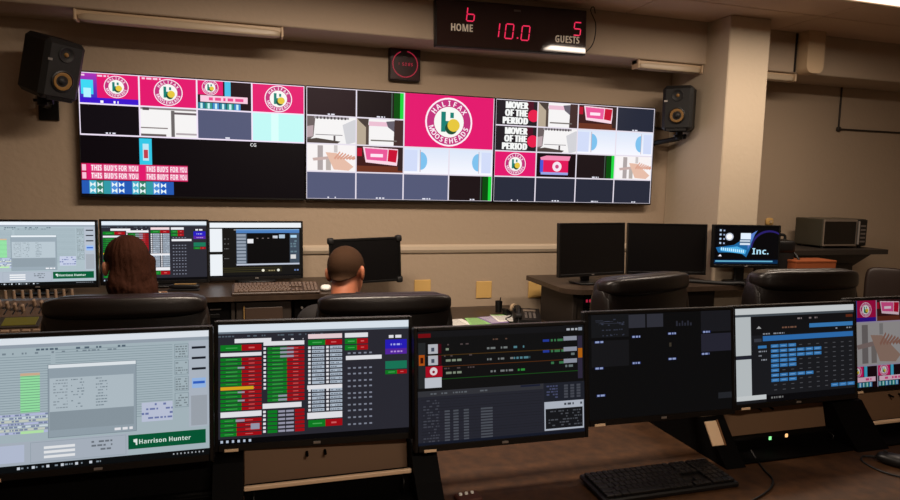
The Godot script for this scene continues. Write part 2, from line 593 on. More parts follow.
func wall_picture(n: int) -> CV:
	var grey := Color(0.33, 0.35, 0.47)
	var dark := Color(0.16, 0.17, 0.23)
	var c := CV.fresh(1120, 640, Color(0.05, 0.03, 0.045))
	if n == 0:
		var a := c.sub(0, 0, 0.25, 0.25)
		a.rect(0, 0, 1, 1, PINK)
		a.grad(0, 0, 0.3, 0.9, Color(0.7, 0.2, 0.7), Color(0.2, 0.2, 0.75))
		a.rect(0.04, 0.24, 0.24, 0.7, Color(0.25, 0.85, 0.95))
		a.rect(0.08, 0.5, 0.2, 0.8, Color(0.7, 0.95, 1.0))
		a.rect(0, 0.8, 1, 1, Color(0.25, 0.1, 0.8))
		a.scribble(0.05, 0.06, 0.5, 0.06, Color(0.95, 0.8, 0.9))
		a.scribble(0.35, 0.88, 0.65, 0.08, Color.WHITE, 0.9)
		pic_logo(a, 0.62, 0.42, 0.36)
		pic_pink(c.sub(0.25, 0, 0.5, 0.25))
		c.sub(0.25, 0, 0.5, 0.25).scribble(0.05, 0.05, 0.4, 0.06, Color(0.98, 0.8, 0.9))
		pic_promo(c.sub(0.5, 0, 0.75, 0.25))
		pic_pink(c.sub(0.75, 0, 1, 0.25), 0.46)
		pic_empty(c.sub(0, 0.25, 0.25, 0.5), Color(0.07, 0.05, 0.07))
		pic_arena(c.sub(0.25, 0.25, 0.5, 0.5), 2)
		pic_empty(c.sub(0.5, 0.25, 0.75, 0.5), grey)
		c.sub(0.75, 0.25, 1, 0.5).rect(0, 0, 1, 1, Color(0.76, 0.97, 0.96))
		c.sub(0.75, 0.25, 1, 0.5).rect(0.36, 0, 0.5, 1, Color(0.85, 1.0, 0.98))
		for k in 5:
			c.rect(0.25 * k - 0.004, 0, 0.25 * k + 0.004, 0.5, Color(0.95, 0.9, 0.98))
		for k in 3:
			c.rect(0, 0.25 * k - 0.006, 1, 0.25 * k + 0.006, Color(0.95, 0.9, 0.98))
		c.text(0.755, 0.535, 0.03, "CG", Color(0.9, 0.9, 0.9))
		c.rect(0.245, 0.515, 0.298, 0.735, Color(0.2, 0.78, 0.9))
		c.rect(0.259, 0.56, 0.285, 0.7, Color(0.75, 0.9, 0.95))
		c.rect(0.263, 0.61, 0.281, 0.68, Color(0.75, 0.25, 0.3))
		c.rect(0, 0.735, 0.454, 0.87, Color(0.75, 0.05, 0.3))
		for r in 2:
			var y := 0.77 + r * 0.065
			c.rect(0.003, y - 0.026, 0.02, y + 0.026, Color(0.98, 0.75, 0.85))
			for s in 2:
				var words := ["THIS", "BUD'S", "FOR", "YOU"]
				var at: Array = [[0.062, 0.121, 0.172, 0.217], [0.292, 0.343, 0.394, 0.434]][s]
				var wd: Array = [[0.043, 0.053, 0.034, 0.04], [0.038, 0.047, 0.034, 0.031]][s]
				for k in 4:
					c.rect(at[k] - wd[k] / 2 - 0.003, y - 0.028, at[k] + wd[k] / 2 + 0.003, y + 0.028, Color(0.9, 0.45, 0.62))
					c.text(at[k], y, 0.044, words[k], Color(1, 0.97, 0.98), "Droid Sans!", wd[k])
		c.rect(0.022, 0.738, 0.04, 0.868, Color(0.88, 0.1, 0.42))
		c.rect(0.241, 0.738, 0.269, 0.868, Color(0.88, 0.1, 0.42))
		var cols := [Color(0.15, 0.35, 0.7), Color(0.3, 0.7, 0.8), Color(0.2, 0.5, 0.4), Color(0.2, 0.6, 0.65), Color(0.3, 0.55, 0.85), Color(0.1, 0.35, 0.75)]
		for k in 13:
			c.rect(0.03 * k, 0.875, 0.03 * k + 0.03, 0.985, cols[k % 6])
			if k % 3 > 0:
				for y in [0.885, 0.935]:
					var x := 0.03 * k + 0.004
					c.poly([Vector2(x, y), Vector2(x + 0.011, y + 0.02), Vector2(x + 0.022, y), Vector2(x + 0.022, y + 0.043), Vector2(x + 0.011, y + 0.024), Vector2(x, y + 0.043)], Color(0.9, 0.96, 0.97))
		return c
	if n == 1:
		pic_empty(c.sub(0, 0, 0.25, 0.25), Color(0.16, 0.1, 0.12))
		pic_green(c.sub(0.25, 0, 0.5, 0.25))
		c.rect(0.5, 0, 1, 0.5, PINK)
		pic_logo(c.sub(0.5, 0, 1, 0.5), 0.49, 0.5, 0.46)
		pic_arena(c.sub(0, 0.25, 0.25, 0.5), 0)
		pic_arena(c.sub(0.25, 0.25, 0.5, 0.5), 1)
		pic_graphic(c.sub(0, 0.5, 0.25, 0.75))
		pic_bench(c.sub(0.25, 0.5, 0.5, 0.75))
		pic_ice(c.sub(0.5, 0.5, 0.75, 0.75), 1.0)
		pic_ice(c.sub(0.75, 0.5, 1, 0.75), -1.0)
		for k in 3:
			pic_empty(c.sub(0.25 * k, 0.75, 0.25 * k + 0.25, 1), grey)
		pic_green(c.sub(0.75, 0.75, 1, 1))
	else:
		pic_mover(c.sub(0, 0, 0.25, 0.25))
		pic_arena(c.sub(0.25, 0, 0.5, 0.25), 1)
		pic_bench(c.sub(0.5, 0, 0.75, 0.25))
		pic_empty(c.sub(0.75, 0, 1, 0.25), dark)
		pic_mover(c.sub(0, 0.25, 0.25, 0.5))
		pic_arena(c.sub(0.25, 0.25, 0.5, 0.5), 0)
		pic_ice(c.sub(0.5, 0.25, 0.75, 0.5), 1.0)
		pic_ice(c.sub(0.75, 0.25, 1, 0.5), -1.0)
		pic_pink(c.sub(0, 0.5, 0.25, 0.75))
		var t := c.sub(0.25, 0.5, 0.5, 0.75)
		t.rect(0, 0, 1, 1, Color(0.1, 0.05, 0.07))
		t.poly([Vector2(0.1, 0.2), Vector2(0.25, 0.12), Vector2(0.85, 0.12), Vector2(0.82, 0.3), Vector2(0.12, 0.32)], Color(0.95, 0.55, 0.7))
		t.rect(0.12, 0.3, 0.8, 0.8, Color(0.88, 0.1, 0.35))
		t.rect(0.1, 0.3, 0.18, 0.8, Color(0.3, 0.35, 0.85))
		t.rect(0.12, 0.78, 0.8, 0.88, Color(0.6, 0.65, 0.9))
		t.disc(0.52, 0.55, 0.2, Color(0.96, 0.9, 0.94))
		t.disc(0.52, 0.55, 0.08, Color(0.8, 0.3, 0.5))
		pic_green(c.sub(0.5, 0.5, 0.75, 0.75))
		pic_graphic(c.sub(0.75, 0.5, 1, 0.75))
		for k in 4:
			pic_empty(c.sub(0.25 * k, 0.75, 0.25 * k + 0.25, 1), dark)
	var line := Color(0.9, 0.87, 0.92)
	for k in 5:
		var top := 0.5 if n == 1 and k == 3 else 0.0
		c.rect(0.25 * k - 0.004, top, 0.25 * k + 0.004, 1, line)
		c.rect(0, 0.25 * k - 0.006, 0.5 if n == 1 and k < 2 else 1.0, 0.25 * k + 0.006, line)
	return c


func pic_schedule() -> CV:
	# a pale scheduling program with an open dialog and a green banner
	var c := CV.fresh(800, 500, Color(0.69, 0.755, 0.785))
	var ln := Color(0.54, 0.61, 0.65)
	c.rect(0, 0, 1, 0.05, Color(0.93, 0.96, 0.99))
	c.rect(0, 0.05, 1, 0.075, Color(0.62, 0.67, 0.72))
	c.scribble(0.24, 0.085, 0.62, 0.014, Color(0.35, 0.42, 0.48))
	c.scribble(0.02, 0.11, 0.58, 0.014, Color(0.5, 0.56, 0.6))
	for k in 30:
		c.rect(0.0, 0.14 + k * 0.019, 0.3, 0.144 + k * 0.019, ln)
		c.rect(0.32, 0.10 + k * 0.019, 0.83, 0.104 + k * 0.019, ln)
	c.rect(0.175, 0.27, 0.255, 0.56, Color(0.62, 0.93, 0.68))
	c.rect(0.175, 0.265, 0.255, 0.285, Color(0.85, 0.72, 0.6))
	for k in 14:
		c.rect(0.175, 0.29 + k * 0.02, 0.255, 0.293 + k * 0.02, Color(0.42, 0.62, 0.5))
	for k in 7:
		c.rect(0.0, 0.57 + k * 0.022, 0.31, 0.585 + k * 0.022, [Color(0.75, 0.78, 0.92), Color(0.85, 0.9, 0.93), Color(0.82, 0.85, 0.8)][k % 3])
		c.scribble(0.0, 0.572 + k * 0.022, 0.31, 0.011, Color(0.5, 0.55, 0.68), 0.5)
	c.rect(0.175, 0.70, 0.27, 0.72, Color(0.75, 0.95, 0.7))
	c.rect(0.69, 0.55, 0.83, 0.7, Color(0.78, 0.81, 0.9))
	for k in 4:
		c.scribble(0.69, 0.56 + k * 0.035, 0.83, 0.015, Color(0.45, 0.5, 0.7))
		c.frame(0.84, 0.1 + k * 0.13, 0.905, 0.215 + k * 0.13, 2, ln)
		for j in 5:
			c.scribble(0.845, 0.115 + k * 0.13 + j * 0.02, 0.9, 0.01, Color(0.5, 0.55, 0.58), 0.7)
	c.rect(0.905, 0.08, 1, 0.77, Color(0.72, 0.76, 0.81))
	for k in 3:
		c.rect(0.92, 0.125 + k * 0.085, 0.985, 0.143 + k * 0.085, Color(0.12, 0.14, 0.18))
	c.rect(0.92, 0.38, 0.985, 0.46, Color(0.62, 0.76, 0.95))
	c.rect(0.925, 0.405, 0.98, 0.425, Color(0.2, 0.4, 0.8))
	c.rect(0.915, 0.52, 0.99, 0.76, Color(0.65, 0.68, 0.72))
	# the dialog
	c.rect(0.288, 0.21, 0.668, 0.765, Color(0.61, 0.67, 0.71))
	c.rect(0.288, 0.21, 0.668, 0.24, Color(0.93, 0.96, 0.98))
	c.rect(0.295, 0.315, 0.655, 0.57, Color(0.73, 0.785, 0.82))
	c.rect(0.295, 0.57, 0.655, 0.71, Color(0.57, 0.625, 0.665))
	for k in 10:
		c.scribble(0.31, 0.33 + k * 0.023, 0.37, 0.008, Color(0.56, 0.61, 0.65), 0.7)
		c.scribble(0.385, 0.33 + k * 0.023, 0.44, 0.008, Color(0.5, 0.56, 0.6), 0.6)
		c.scribble(0.49, 0.33 + k * 0.023, 0.54, 0.008, Color(0.5, 0.56, 0.6), 0.7)
	c.scribble(0.57, 0.728, 0.65, 0.02, Color(0.95, 0.95, 0.97), 0.9)
	c.frame(0.288, 0.21, 0.668, 0.765, 2, Color(0.5, 0.56, 0.6))
	# the form, the banner and the task bar
	c.rect(0.0, 0.78, 0.63, 0.95, Color(0.70, 0.74, 0.79))
	c.rect(0.0, 0.8, 0.19, 0.93, Color(0.75, 0.79, 0.88))
	c.frame(0.215, 0.79, 0.62, 0.94, 1, ln)
	for k in 3:
		c.rect(0.27, 0.825 + k * 0.035, 0.4, 0.845 + k * 0.035, Color(0.95, 0.96, 0.97))
		c.scribble(0.47, 0.815 + k * 0.03, 0.56, 0.014, Color(0.45, 0.48, 0.52))
	c.rect(0.63, 0.795, 0.983, 0.905, Color(0.02, 0.36, 0.22))
	c.text(0.795, 0.852, 0.038, "Harrison Hunter", Color(0.9, 0.96, 0.93), "Droid Sans!", 0.235)
	c.poly([Vector2(0.652, 0.83), Vector2(0.67, 0.828), Vector2(0.67, 0.876), Vector2(0.662, 0.876), Vector2(0.662, 0.858), Vector2(0.652, 0.85)], Color(0.95, 0.98, 0.96))
	c.rect(0, 0.952, 1, 1, Color(0.05, 0.06, 0.07))
	for k in 6:
		c.rect(0.16 + 0.06 * k, 0.965, 0.172 + 0.06 * k, 0.985, Color(0.85, 0.88, 0.92))
		c.scribble(0.176 + 0.06 * k, 0.97, 0.21 + 0.06 * k, 0.011, Color(0.55, 0.6, 0.65))
	for k in 9:
		c.rect(0.83 + 0.017 * k, 0.968, 0.836 + 0.017 * k, 0.98, Color(0.7, 0.72, 0.75))
	return c


func pic_buttons() -> CV:
	# a dark page of green and red switch buttons
	var c := CV.fresh(800, 500, Color(0.17, 0.17, 0.205))
	var gr := Color(0.05, 0.50, 0.14)
	var rd := Color(0.66, 0.05, 0.09)
	var wh := Color(0.93, 0.93, 0.95)
	var gy := Color(0.62, 0.62, 0.70)
	var two := func(u0: float, um: float, u1: float, v: float, h: float):
		c.rect(u0, v, um, v + h, gr)
		c.rect(um, v, u1, v + h, rd)
		c.rect(u0 + (um - u0) * 0.25, v + h * 0.42, u0 + (um - u0) * 0.8, v + h * 0.6, Color(0.3, 0.68, 0.35))
		c.rect(um + (u1 - um) * 0.35, v + h * 0.4, um + (u1 - um) * 0.65, v + h * 0.62, Color(0.85, 0.4, 0.4))
	c.rect(0, 0, 1, 0.06, Color(0.90, 0.94, 0.98))
	c.rect(0, 0.06, 1, 0.075, Color(0.45, 0.5, 0.55))
	c.scribble(0.0, 0.092, 0.55, 0.012, Color(0.35, 0.4, 0.45))
	c.rect(0.08, 0.12, 0.265, 0.155, wh)
	c.scribble(0.3, 0.13, 0.43, 0.014, wh, 0.7)
	two.call(0.01, 0.115, 0.215, 0.17, 0.05)
	c.rect(0.01, 0.235, 0.215, 0.265, wh)
	for k in 13:
		var v := 0.28 + k * 0.0345
		two.call(0.01, 0.115, 0.215, v, 0.026)
		if k in [2, 8, 10]:
			c.rect(0.095, v + 0.006, 0.13, v + 0.02, gy)
	c.rect(0.01, 0.52, 0.175, 0.548, Color(0.9, 0.68, 0.12))
	c.rect(0.01, 0.73, 0.215, 0.775, wh)
	for k in 4:
		two.call(0.01, 0.09, 0.215, 0.79 + k * 0.038, 0.03)
	c.rect(0.085, 0.795, 0.13, 0.815, gy)
	c.rect(0.16, 0.835, 0.205, 0.885, gy)
	c.rect(0.225, 0.15, 0.435, 0.185, wh)
	for k in 14:
		var v := 0.20 + k * 0.0335
		if k < 11:
			c.rect(0.225, v, 0.238, v + 0.02, wh)
		two.call(0.245, 0.345, 0.435, v, 0.026)
		if k < 3:
			c.rect(0.31, v + 0.005, 0.38, v + 0.022, gy)
		if k > 11:
			c.rect(0.3, v + 0.005, 0.345, v + 0.022, gy)
	c.rect(0.22, 0.675, 0.42, 0.72, wh)
	for k in 6:
		var v := 0.735 + k * 0.0335
		c.rect(0.222, v, 0.236, v + 0.02, wh)
		c.rect(0.245, v, 0.295, v + 0.026, gr)
		c.rect(0.3, v + 0.004, 0.335, v + 0.022, gy)
		c.rect(0.34, v + 0.004, 0.38, v + 0.022, gy)
		c.rect(0.385, v, 0.435, v + 0.026, rd)
	c.rect(0.455, 0.1, 0.635, 0.14, Color(0.95, 0.85, 0.87))
	two.call(0.455, 0.545, 0.635, 0.15, 0.045)
	for k in 17:
		var v := 0.205 + k * 0.0335
		if k == 10:
			c.rect(0.45, v, 0.635, v + 0.035, wh)
			continue
		for u in [0.455, 0.55]:
			c.rect(u, v, u + 0.014, v + 0.022, wh)
			c.rect(u + 0.02, v, u + 0.085, v + 0.024, Color(0.72, 0.77, 0.83))
			c.scribble(u + 0.025, v + 0.01, u + 0.08, 0.008, Color(0.4, 0.45, 0.5), 0.8)
	c.rect(0.45, 0.775, 0.635, 0.83, wh)
	two.call(0.455, 0.545, 0.635, 0.84, 0.06)
	c.rect(0.65, 0.1, 0.775, 0.14, wh)
	two.call(0.65, 0.715, 0.775, 0.15, 0.045)
	two.call(0.65, 0.715, 0.775, 0.205, 0.045)
	c.rect(0.655, 0.3, 0.85, 0.335, wh)
	for v in [0.27, 0.4, 0.45, 0.51, 0.56, 0.62, 0.66, 0.72, 0.77, 0.83, 0.89]:
		for q in 5:
			c.rect(0.665 + 0.029 * q, v, 0.68 + 0.029 * q, v + 0.013, Color(0.52, 0.54, 0.6))
	c.scribble(0.89, 0.13, 0.96, 0.025, wh, 0.9)
	c.rect(0.87, 0.17, 0.99, 0.25, Color(0.16, 0.12, 0.75))
	c.rect(0.87, 0.25, 0.99, 0.3, Color(0.35, 0.15, 0.65))
	c.scribble(0.9, 0.205, 0.96, 0.016, Color(0.7, 0.72, 0.98), 0.9)
	c.scribble(0.9, 0.27, 0.97, 0.014, Color(0.75, 0.6, 0.9), 0.9)
	c.rect(0.87, 0.36, 0.99, 0.43, Color(0.1, 0.48, 0.36))
	two.call(0.87, 0.935, 0.99, 0.44, 0.035)
	c.rect(0, 0.955, 1, 1, Color(0.03, 0.03, 0.04))
	for k in 6:
		c.rect(0.01 + 0.028 * k, 0.965, 0.022 + 0.028 * k, 0.987, Color(0.75, 0.8, 0.88))
	return c


func pic_playout() -> CV:
	# a dark playback program: three channels above, a clip list below
	var c := CV.fresh(800, 500, Color(0.075, 0.075, 0.08))
	var tx := Color(0.5, 0.52, 0.52)
	c.rect(0, 0, 1, 0.055, Color(0.1, 0.1, 0.11))
	c.rect(0.005, 0.02, 0.075, 0.055, Color(0.5, 0.05, 0.08))
	c.scribble(0.89, 0.026, 0.96, 0.02, Color(0.75, 0.77, 0.8), 0.95)
	c.rect(0.965, 0.02, 0.99, 0.05, Color(0.6, 0.64, 0.7))
	c.rect(0.005, 0.1, 0.045, 0.5, Color(0.16, 0.17, 0.18))
	c.rect(0.96, 0.1, 0.99, 0.5, Color(0.2, 0.18, 0.26))
	c.rect(0.008, 0.205, 0.04, 0.3, Color(0.75, 0.35, 0.08))
	c.rect(0.016, 0.23, 0.032, 0.28, Color(0.25, 0.08, 0.04))
	c.rect(0.962, 0.215, 0.99, 0.305, Color(0.75, 0.42, 0.08))
	for k in 3:
		var v: float = [0.12, 0.22, 0.33][k]
		c.rect(0.05, v + 0.093, 0.96, v + 0.099, [Color(0.35, 0.24, 0.08), Color(0.38, 0.2, 0.08), Color(0.12, 0.35, 0.12)][k])
		c.scribble(0.15, v + 0.0, 0.34, 0.012, Color(0.35, 0.3, 0.3), 0.5)
		c.scribble(0.16, v + 0.035, 0.25, 0.02, Color(0.55, 0.6, 0.52), 0.7)
		c.scribble(0.4, v + 0.045, 0.56, 0.018, tx, 0.55)
		c.scribble(0.56, v + 0.045, 0.66, 0.02, Color(0.35, 0.55, 0.6) if k < 2 else Color(0.2, 0.6, 0.25), 0.7)
		if k < 2:
			c.rect(0.74, v + 0.0, 0.78, v + 0.022, Color(0.16, 0.25, 0.65))
		c.scribble(0.79, v + 0.0, 0.88, 0.022, Color(0.25, 0.5, 0.32), 0.8)
		c.rect(0.87, v - 0.02, 0.955, v + 0.02, Color(0.6, 0.62, 0.68))
		c.scribble(0.88, v + 0.035, 0.95, 0.022, Color(0.45, 0.5, 0.5), 0.7)
	c.scribble(0.42, 0.09, 0.62, 0.012, Color(0.4, 0.3, 0.25), 0.4)
	for v in [0.115, 0.215]:
		c.rect(0.06, v, 0.115, v + 0.085, Color(0.78, 0.79, 0.82))
		c.rect(0.078, v + 0.03, 0.095, v + 0.065, Color(0.3, 0.33, 0.4))
		c.rect(0.115, v, 0.135, v + 0.085, Color(0.3, 0.03, 0.09))
	c.rect(0.045, 0.31, 0.14, 0.405, Color(0.72, 0.05, 0.15))
	c.disc(0.09, 0.355, 0.035, Color(0.95, 0.9, 0.92))
	c.disc(0.09, 0.36, 0.012, Color(0.6, 0.1, 0.2))
	c.rect(0.04, 0.41, 0.135, 0.5, Color(0.82, 0.84, 0.88))
	c.rect(0, 0.525, 1, 1, Color(0.165, 0.17, 0.21))
	c.rect(0, 0.525, 0.74, 0.575, Color(0.22, 0.225, 0.25))
	c.rect(0.6, 0.53, 0.72, 0.545, Color(0.12, 0.14, 0.22))
	c.scribble(0.04, 0.545, 0.4, 0.014, Color(0.4, 0.42, 0.45), 0.4)
	for k in 15:
		c.rect(0.02, 0.6 + k * 0.0255, 0.73, 0.603 + k * 0.0255, Color(0.13, 0.135, 0.16))
		c.scribble(0.03, 0.605 + k * 0.0255, 0.12, 0.012, Color(0.28, 0.29, 0.33), 0.6)
		if k > 3:
			for u in [0.15, 0.2, 0.26, 0.36]:
				c.rect(u, 0.604 + k * 0.0255, u + (0.07 if u > 0.3 else 0.03), 0.62 + k * 0.0255, Color(0.32, 0.335, 0.37))
	c.rect(0.745, 0.525, 1, 0.7, Color(0.14, 0.15, 0.19))
	for k in 5:
		c.scribble(0.76, 0.55 + k * 0.026, 0.83, 0.014, Color(0.3, 0.32, 0.45), 0.8)
		for u in [0.87, 0.91, 0.95]:
			c.rect(u, 0.55 + k * 0.026, u + 0.025, 0.57 + k * 0.026, Color(0.3, 0.31, 0.35))
	c.rect(0.745, 0.7, 0.995, 0.965, Color(0.75, 0.78, 0.83))
	c.rect(0.752, 0.765, 0.988, 0.95, Color(0.1, 0.105, 0.12))
	c.scribble(0.87, 0.72, 0.985, 0.02, Color(0.3, 0.32, 0.36), 0.9)
	for k in 6:
		c.scribble(0.77, 0.785 + k * 0.026, 0.98, 0.013, Color(0.32, 0.33, 0.36), 0.5)
	c.rect(0, 0.975, 1, 1, Color(0.1, 0.12, 0.18))
	return c


func pic_dark_views() -> CV:
	var c := CV.fresh(640, 400, Color(0.055, 0.055, 0.06))
	c.rect(0.02, 0.0, 0.27, 0.22, Color(0.10, 0.105, 0.115))
	for k in 12:
		c.rect(c.rng.randf_range(0.04, 0.24), c.rng.randf_range(0.04, 0.1), c.rng.randf_range(0.04, 0.24), 0.0, Color(0.3, 0.32, 0.4))
		c.scribble(c.rng.randf_range(0.04, 0.2), c.rng.randf_range(0.03, 0.2), 0.24, 0.01, Color(0.22, 0.24, 0.3), 0.2)
	c.rect(0.27, 0.01, 0.385, 0.14, Color(0.2, 0.205, 0.24))
	c.rect(0.395, 0.01, 0.51, 0.14, Color(0.2, 0.205, 0.24))
	c.rect(0.78, 0.0, 1, 0.21, Color(0.11, 0.11, 0.13))
	c.rect(0.02, 0.25, 0.27, 0.5, Color(0.10, 0.10, 0.11))
	c.rect(0.78, 0.23, 1, 0.41, Color(0.16, 0.16, 0.21))
	for p in [[0.04, 0.25], [0.29, 0.215], [0.54, 0.2], [0.79, 0.2], [0.04, 0.5], [0.29, 0.47], [0.54, 0.45], [0.78, 0.42], [0.05, 0.76]]:
		c.rect(p[0], p[1], p[0] + 0.06, p[1] + 0.022, Color(0.16, 0.2, 0.42))
		c.scribble(p[0] + 0.005, p[1] + 0.002, p[0] + 0.058, 0.017, Color(0.62, 0.68, 0.85), 0.95)
	for k in 6:
		c.rect(0.6 + k * 0.02, 0.09 + 0.02 * (k % 2), 0.612 + k * 0.02, 0.14, Color(0.17, 0.18, 0.22))
	c.rect(0.55, 0.3, 0.565, 0.34, Color(0.25, 0.22, 0.18))
	c.rect(0.9, 0.83, 1, 0.89, Color(0.15, 0.16, 0.18))
	return c


func pic_grid() -> CV:
	# a dark page with a table of blue cells beside a white list
	var c := CV.fresh(640, 400, Color(0.12, 0.125, 0.14))
	var wh := Color(0.86, 0.88, 0.89)
	var bl := Color(0.24, 0.52, 0.78)
	c.rect(0, 0, 1, 0.065, wh)
	c.rect(0, 0.065, 1, 0.09, Color(0.3, 0.33, 0.36))
	c.rect(0, 0.09, 0.125, 0.92, Color(0.80, 0.83, 0.84))
	c.rect(0, 0.495, 0.125, 0.535, Color(0.15, 0.16, 0.2))
	c.rect(0, 0.92, 0.24, 0.97, wh)
	c.scribble(0.03, 0.2, 0.05, 0.01, Color(0.5, 0.5, 0.5))
	c.rect(0.125, 0.09, 1, 0.29, Color(0.09, 0.09, 0.095))
	c.scribble(0.48, 0.12, 0.68, 0.018, Color(0.55, 0.5, 0.5), 0.8)
	c.rect(0.93, 0.11, 0.99, 0.14, Color(0.4, 0.18, 0.1))
	c.poly([Vector2(0.17, 0.22), Vector2(0.19, 0.19), Vector2(0.21, 0.22)], Color(0.7, 0.7, 0.7))
	c.scribble(0.38, 0.21, 0.5, 0.018, Color(0.5, 0.35, 0.28), 0.7)
	c.rect(0.61, 0.19, 0.99, 0.235, bl)
	c.scribble(0.15, 0.27, 0.4, 0.016, Color(0.6, 0.62, 0.66), 0.7)
	c.scribble(0.8, 0.25, 0.98, 0.016, Color(0.6, 0.62, 0.66), 0.5)
	c.rect(0.22, 0.3, 0.99, 0.355, Color(0.2, 0.47, 0.75))
	c.rect(0.15, 0.325, 0.21, 0.36, Color(0.25, 0.26, 0.3))
	c.rect(0.18, 0.40, 0.25, 0.43, bl)
	for k in 3:
		c.scribble(0.185, 0.455 + k * 0.045, 0.25, 0.014, Color(0.6, 0.62, 0.66), 0.8)
	var filled := [3, 6, 6, 3, 3, 1, 5, 3, 0, 0]
	for r in 10:
		for k in 10:
			var u := 0.285 + k * 0.072
			var v := 0.395 + r * 0.052
			if k < filled[r] or r == 9 and k > 6:
				c.rect(u, v, u + 0.064, v + 0.036, bl)
				c.rect(u + 0.012, v + 0.014, u + 0.05, v + 0.022, Color(0.5, 0.7, 0.9))
			else:
				c.rect(u + 0.02, v + 0.014, u + 0.045, v + 0.022, Color(0.35, 0.36, 0.38))
	c.rect(0.24, 0.93, 1, 1, Color(0.05, 0.05, 0.06))
	c.scribble(0.28, 0.95, 0.38, 0.02, Color(0.5, 0.5, 0.5))
	return c


func pic_views() -> CV:
	var c := CV.fresh(640, 400, Color(0.06, 0.05, 0.06))
	for k in 4:
		var a := c.sub(0.25 * k, 0, 0.25 * k + 0.25, 0.25)
		if k % 2 == 0:
			a.rect(0, 0, 1, 1, Color(0.72, 0.06, 0.3))
			a.rect(0, 0, 0.28, 1, Color(0.25, 0.3, 0.6))
			pic_logo(a, 0.6, 0.42, 0.34)
			a.rect(0, 0.78, 1, 1, Color(0.22, 0.1, 0.6))
		else:
			pic_bench(a)
	pic_graphic(c.sub(0, 0.25, 0.5, 0.75), 0.72)
	pic_arena(c.sub(0.5, 0.25, 1, 0.75), 0)
	for k in 4:
		pic_promo(c.sub(0.25 * k, 0.75, 0.25 * k + 0.25, 1))
	for k in 5:
		c.rect(0.25 * k - 0.005, 0.25 if k == 5 else 0.0, 0.25 * k + 0.005, 0.25, Color(0.7, 0.66, 0.75))
		c.rect(0.25 * k - 0.005, 0.75, 0.25 * k + 0.005, 1, Color(0.7, 0.66, 0.75))
	for v in [0.25, 0.75]:
		c.rect(0, v - 0.008, 1, v + 0.008, Color(0.7, 0.66, 0.75))
	return c


func pic_window() -> CV:
	# a desktop with white side lists and a black control window
	var c := CV.fresh(640, 400, Color(0.09, 0.085, 0.08))
	var wh := Color(0.93, 0.95, 0.97)
	c.rect(0, 0, 1, 0.09, wh)
	c.rect(0, 0.11, 0.13, 0.53, wh)
	c.rect(0, 0.58, 0.13, 0.97, wh)
	c.scribble(0.16, 0.12, 0.28, 0.02, Color(0.6, 0.6, 0.6))
	for k in 6:
		c.scribble(0.15, 0.2 + k * 0.09, 0.2, 0.015, Color(0.4, 0.4, 0.4), 0.6)
	c.rect(0.28, 0.13, 0.98, 0.78, Color(0.25, 0.3, 0.36))
	c.rect(0.28, 0.13, 0.98, 0.19, Color(0.3, 0.5, 0.75))
	c.rect(0.28, 0.12, 0.98, 0.135, Color(0.55, 0.7, 0.85))
	for k in 9:
		c.rect(0.285, 0.21 + k * 0.062, 0.385, 0.255 + k * 0.062, Color(0.58, 0.62, 0.68))
	c.rect(0.395, 0.19, 0.87, 0.76, Color(0.035, 0.03, 0.035))
	c.rect(0.4, 0.3, 0.465, 0.38, Color(0.92, 0.92, 0.94))
	c.rect(0.68, 0.24, 0.735, 0.29, Color(0.8, 0.82, 0.86))
	c.rect(0.75, 0.22, 0.815, 0.29, Color(0.7, 0.78, 0.85))
	for k in 4:
		c.rect(0.5 + 0.06 * k, 0.28, 0.52 + 0.06 * k, 0.295, Color(0.5, 0.45, 0.45))
	c.rect(0.88, 0.23, 0.95, 0.28, Color(0.7, 0.85, 0.95))
	for k in 5:
		c.scribble(0.88, 0.33 + k * 0.05, 0.95, 0.03, Color(0.4, 0.5, 0.55), 0.8)
	c.rect(0.88, 0.6, 0.94, 0.68, Color(0.85, 0.85, 0.85))
	c.rect(0.28, 0.76, 0.98, 0.79, Color(0.75, 0.78, 0.84))
	for k in 3:
		c.rect(0.13, 0.83 + k * 0.035, 0.78, 0.842 + k * 0.035, Color(0.25, 0.23, 0.12))
	c.disc(0.57, 0.89, 0.025, Color(0.95, 0.93, 0.85))
	c.disc(0.74, 0.89, 0.025, Color(0.9, 0.9, 0.85))
	c.scribble(0.6, 0.885, 0.7, 0.02, Color(0.6, 0.55, 0.4), 0.7)
	c.scribble(0.92, 0.88, 0.97, 0.03, Color(0.4, 0.5, 0.7), 0.9)
	c.rect(0, 0.97, 1, 1, Color(0.05, 0.05, 0.06))
	return c


